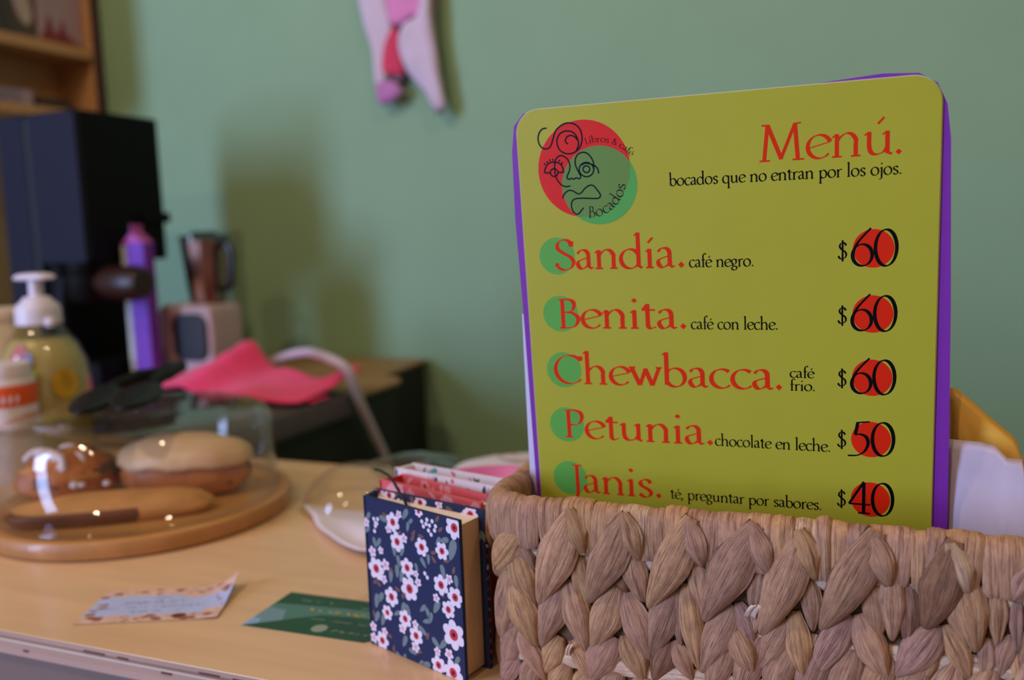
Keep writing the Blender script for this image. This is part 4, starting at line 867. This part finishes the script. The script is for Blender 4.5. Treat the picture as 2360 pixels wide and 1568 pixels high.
# purple carton
t = thing('drink_carton', 'tall purple carton standing against the coffee machine', 'carton', (-1140, 1165, -.5))
mb = MB(); mb.box(-1164, -1118, 1142, 1166, -.5, 234); build('carton_body', mb, 'carton_purple', t, smooth=False, bevel=1.5)
mb = MB(); mb.add([(-1164, 1142, 234), (-1118, 1142, 234), (-1118, 1166, 234), (-1164, 1166, 234), (-1141, 1142, 252), (-1141, 1166, 252)], [[0, 1, 4], [1, 2, 5, 4], [2, 3, 5], [3, 0, 4, 5], [3, 2, 1, 0]]); mb.box(-1142, -1140, 1142, 1166, 250, 264); build('gable_top', mb, 'carton_pink', t, smooth=False)
mb = MB(); mb.box(-1164.4, -1154, 1141.5, 1142.2, 20, 230); build('white_stripe', mb, 'carton_white', t, smooth=False)
# blender
t = thing('blender', 'white blender with black control dial and tall metal jar by the green wall', 'blender', (-1066, 1235, -.5))
mb = MB(); mb.slab(rrect(-1146, 0, -1034, 129, 16), lambda a, b, c: (a, 1192 - c, b-.5), -80, 0); build('motor_base', mb, 'blender_white', t, bevel=5, angle=40)
mb = MB(); mb.slab(rrect(-1112, 34, -1042, 113, 20), lambda a, b, c: (a, 1191.5 - c, b), 0, 5); build('control_dial', mb, 'dial_black', t, bevel=2, angle=40)
mb = MB(); mb.lathe([(26, 128), (30, 130), (34, 160), (40, 228), (40, 234), (38, 234), (32, 160), (26, 132), (0, 131)], -1072, 1234, 12); build('jar', mb, 'copper_steel', t, angle=20)
mb = MB(); mb.lathe([(0, 250), (20, 250), (24, 244), (40.5, 243), (41, 234), (0, 234)], -1072, 1234, 24); build('lid', mb, 'smoke_plastic', t, angle=40)
mb = MB(); mb.tube(cr([(-1038, 1230, 226), (-1018, 1228, 226), (-1012, 1228, 206), (-1018, 1228, 160), (-1038, 1230, 150)], 5), 6, 10); build('jar_handle', mb, 'dial_black', t)

# ---------------- wall shelf with pictures ----------------
t = thing('wall_shelf', 'open wooden shelf unit fixed above the coffee machine', 'shelf', (-1590, 1350, 490))
for z0, z1, nm in ((618, 639, 'shelf_board'), (490, 509, 'shelf_board'), (877, 895, 'shelf_board')):
    mb = MB(); mb.box(-1648, -1536, 1226, 1477, z0, z1); build(nm, mb, 'shelf_wood', t, smooth=False, bevel=1)
for y0, y1 in ((1477, 1495), (1208, 1226)):
    mb = MB(); mb.box(-1648, -1536, y0, y1, 490, 895); sp_ = build('side_panel', mb, 'shelf_wood', t, smooth=False)
    mb = MB(); mb.box(-1537, -1531, y0-.5, y1+1, 490, 895); build('edge_strip', mb, 'shelf_edge', sp_, smooth=False)
mb = MB(); mb.box(-1656, -1647, 1209, 1494, 491, 894); build('back_panel', mb, 'shelf_wood', t, smooth=False)
def leanpic(label, y0, y1, z0, z1, x, mats, prints, wd=14):
    t = thing('picture_book', label, 'book', (x, (y0+y1)/2, z0), 'picture books on the wall shelf')
    mb = MB(); mb.box(x-wd, x, y0, y1, z0, z1); build('cover', mb, mats[0], t, smooth=False, bevel=.6)
    mb = MB(); f_ = lambda a, b, c: (x + c, a, b)
    for k, (poly, m) in enumerate(prints): mb.face(poly, f_, .3 + .1*k, m)
    build('cover_print', mb, mats[1:], t, smooth=False)
leanpic('dark brown picture book with a pale figure on the upper shelf', 1230, 1362, 639.2, 850, -1562, ['picture_dark', 'picture_pale'], [(cr([(1296, 790), (1322, 800), (1345, 740), (1356, 690), (1344, 668), (1326, 680), (1312, 720)], 4, True), 0)])
leanpic('mauve picture book with red peaks on the upper shelf nearest the green wall', 1368, 1474, 639.2, 846, -1559, ['picture_mauve', 'picture_red'], [([(1369, 650), (1380, 664), (1392, 700), (1402, 668), (1412, 660), (1424, 694), (1434, 664), (1450, 655), (1473, 646), (1473, 640), (1369, 640)], 0)])
mb = MB(); mb.box(-1640, -1566, 1240, 1345, 509.2, 542); tag(build('storage_box', mb, 'box_lavender', smooth=False, bevel=2), 'pale lavender box on the lower shelf board above the coffee machine', 'box')
mb = MB(); mb.box(-1636, -1571, 1362, 1448, 509.2, 528); mb.box(-1632, -1575, 1367, 1443, 528, 534); tag(build('dark_box', mb, 'box_brown', smooth=False, bevel=2), 'small dark brown box on the lower shelf beside the lavender box', 'box')

# ---------------- towel on the wall ----------------
t = thing('hand_towel', 'white and pink hand towel hanging folded on the green wall', 'towel', (-797, 1484, 461))
def tf(y0, sl=0): return lambda a, b, c: (a, y0 - c + sl*(b-610)*.05, b)
px_ = lambda x, y: (-886.9 + (x-840)*.916 - y*.0185, 659.1 - y*.776 - (x-840)*.111)
def piece(nm, pts, y0, th, m, wob=4, sl=0, seed=1):
    mb = MB(); mb.pillow(densify(cr([px_(*p) for p in pts], 4, True), 8), tf(y0, sl), th, wob=wob, seed=seed, back=.4); return build(nm, mb, m, t, angle=180)
piece('left_fold', [(828, -160), (900, -160), (905, 0), (915, 60), (905, 120), (895, 190), (885, 235), (874, 200), (868, 120), (850, 60), (840, 0)], 1474, 9, 'towel_white', seed=2)
piece('shadow_fold', [(880, -160), (1000, -160), (1000, 20), (960, 90), (935, 170), (905, 190), (890, 150), (900, 60)], 1489, 5, 'towel_shaded', seed=3)  # shade between the folds put into a darker mauve towel colour
piece('pink_fold', [(905, -160), (1000, -160), (1002, 10), (960, 45), (925, 62), (908, 30)], 1467, 8, 'towel_pink', seed=4)
piece('red_fold', [(918, 62), (930, 80), (932, 120), (940, 165), (915, 172), (890, 160), (895, 110)], 1470, 6, 'towel_red', seed=5)
piece('right_drape', [(985, -160), (1012, -160), (1006, 0), (1010, 80), (1018, 150), (1026, 210), (1030, 245), (1008, 252), (985, 210), (955, 175), (938, 140), (930, 100), (945, 60), (980, 20)], 1465, 12, 'towel_white', wob=7, seed=6)
piece('curled_end', [(880, 190), (905, 182), (930, 195), (932, 215), (905, 235), (884, 238), (876, 215)], 1470, 9, 'towel_violet', seed=7)
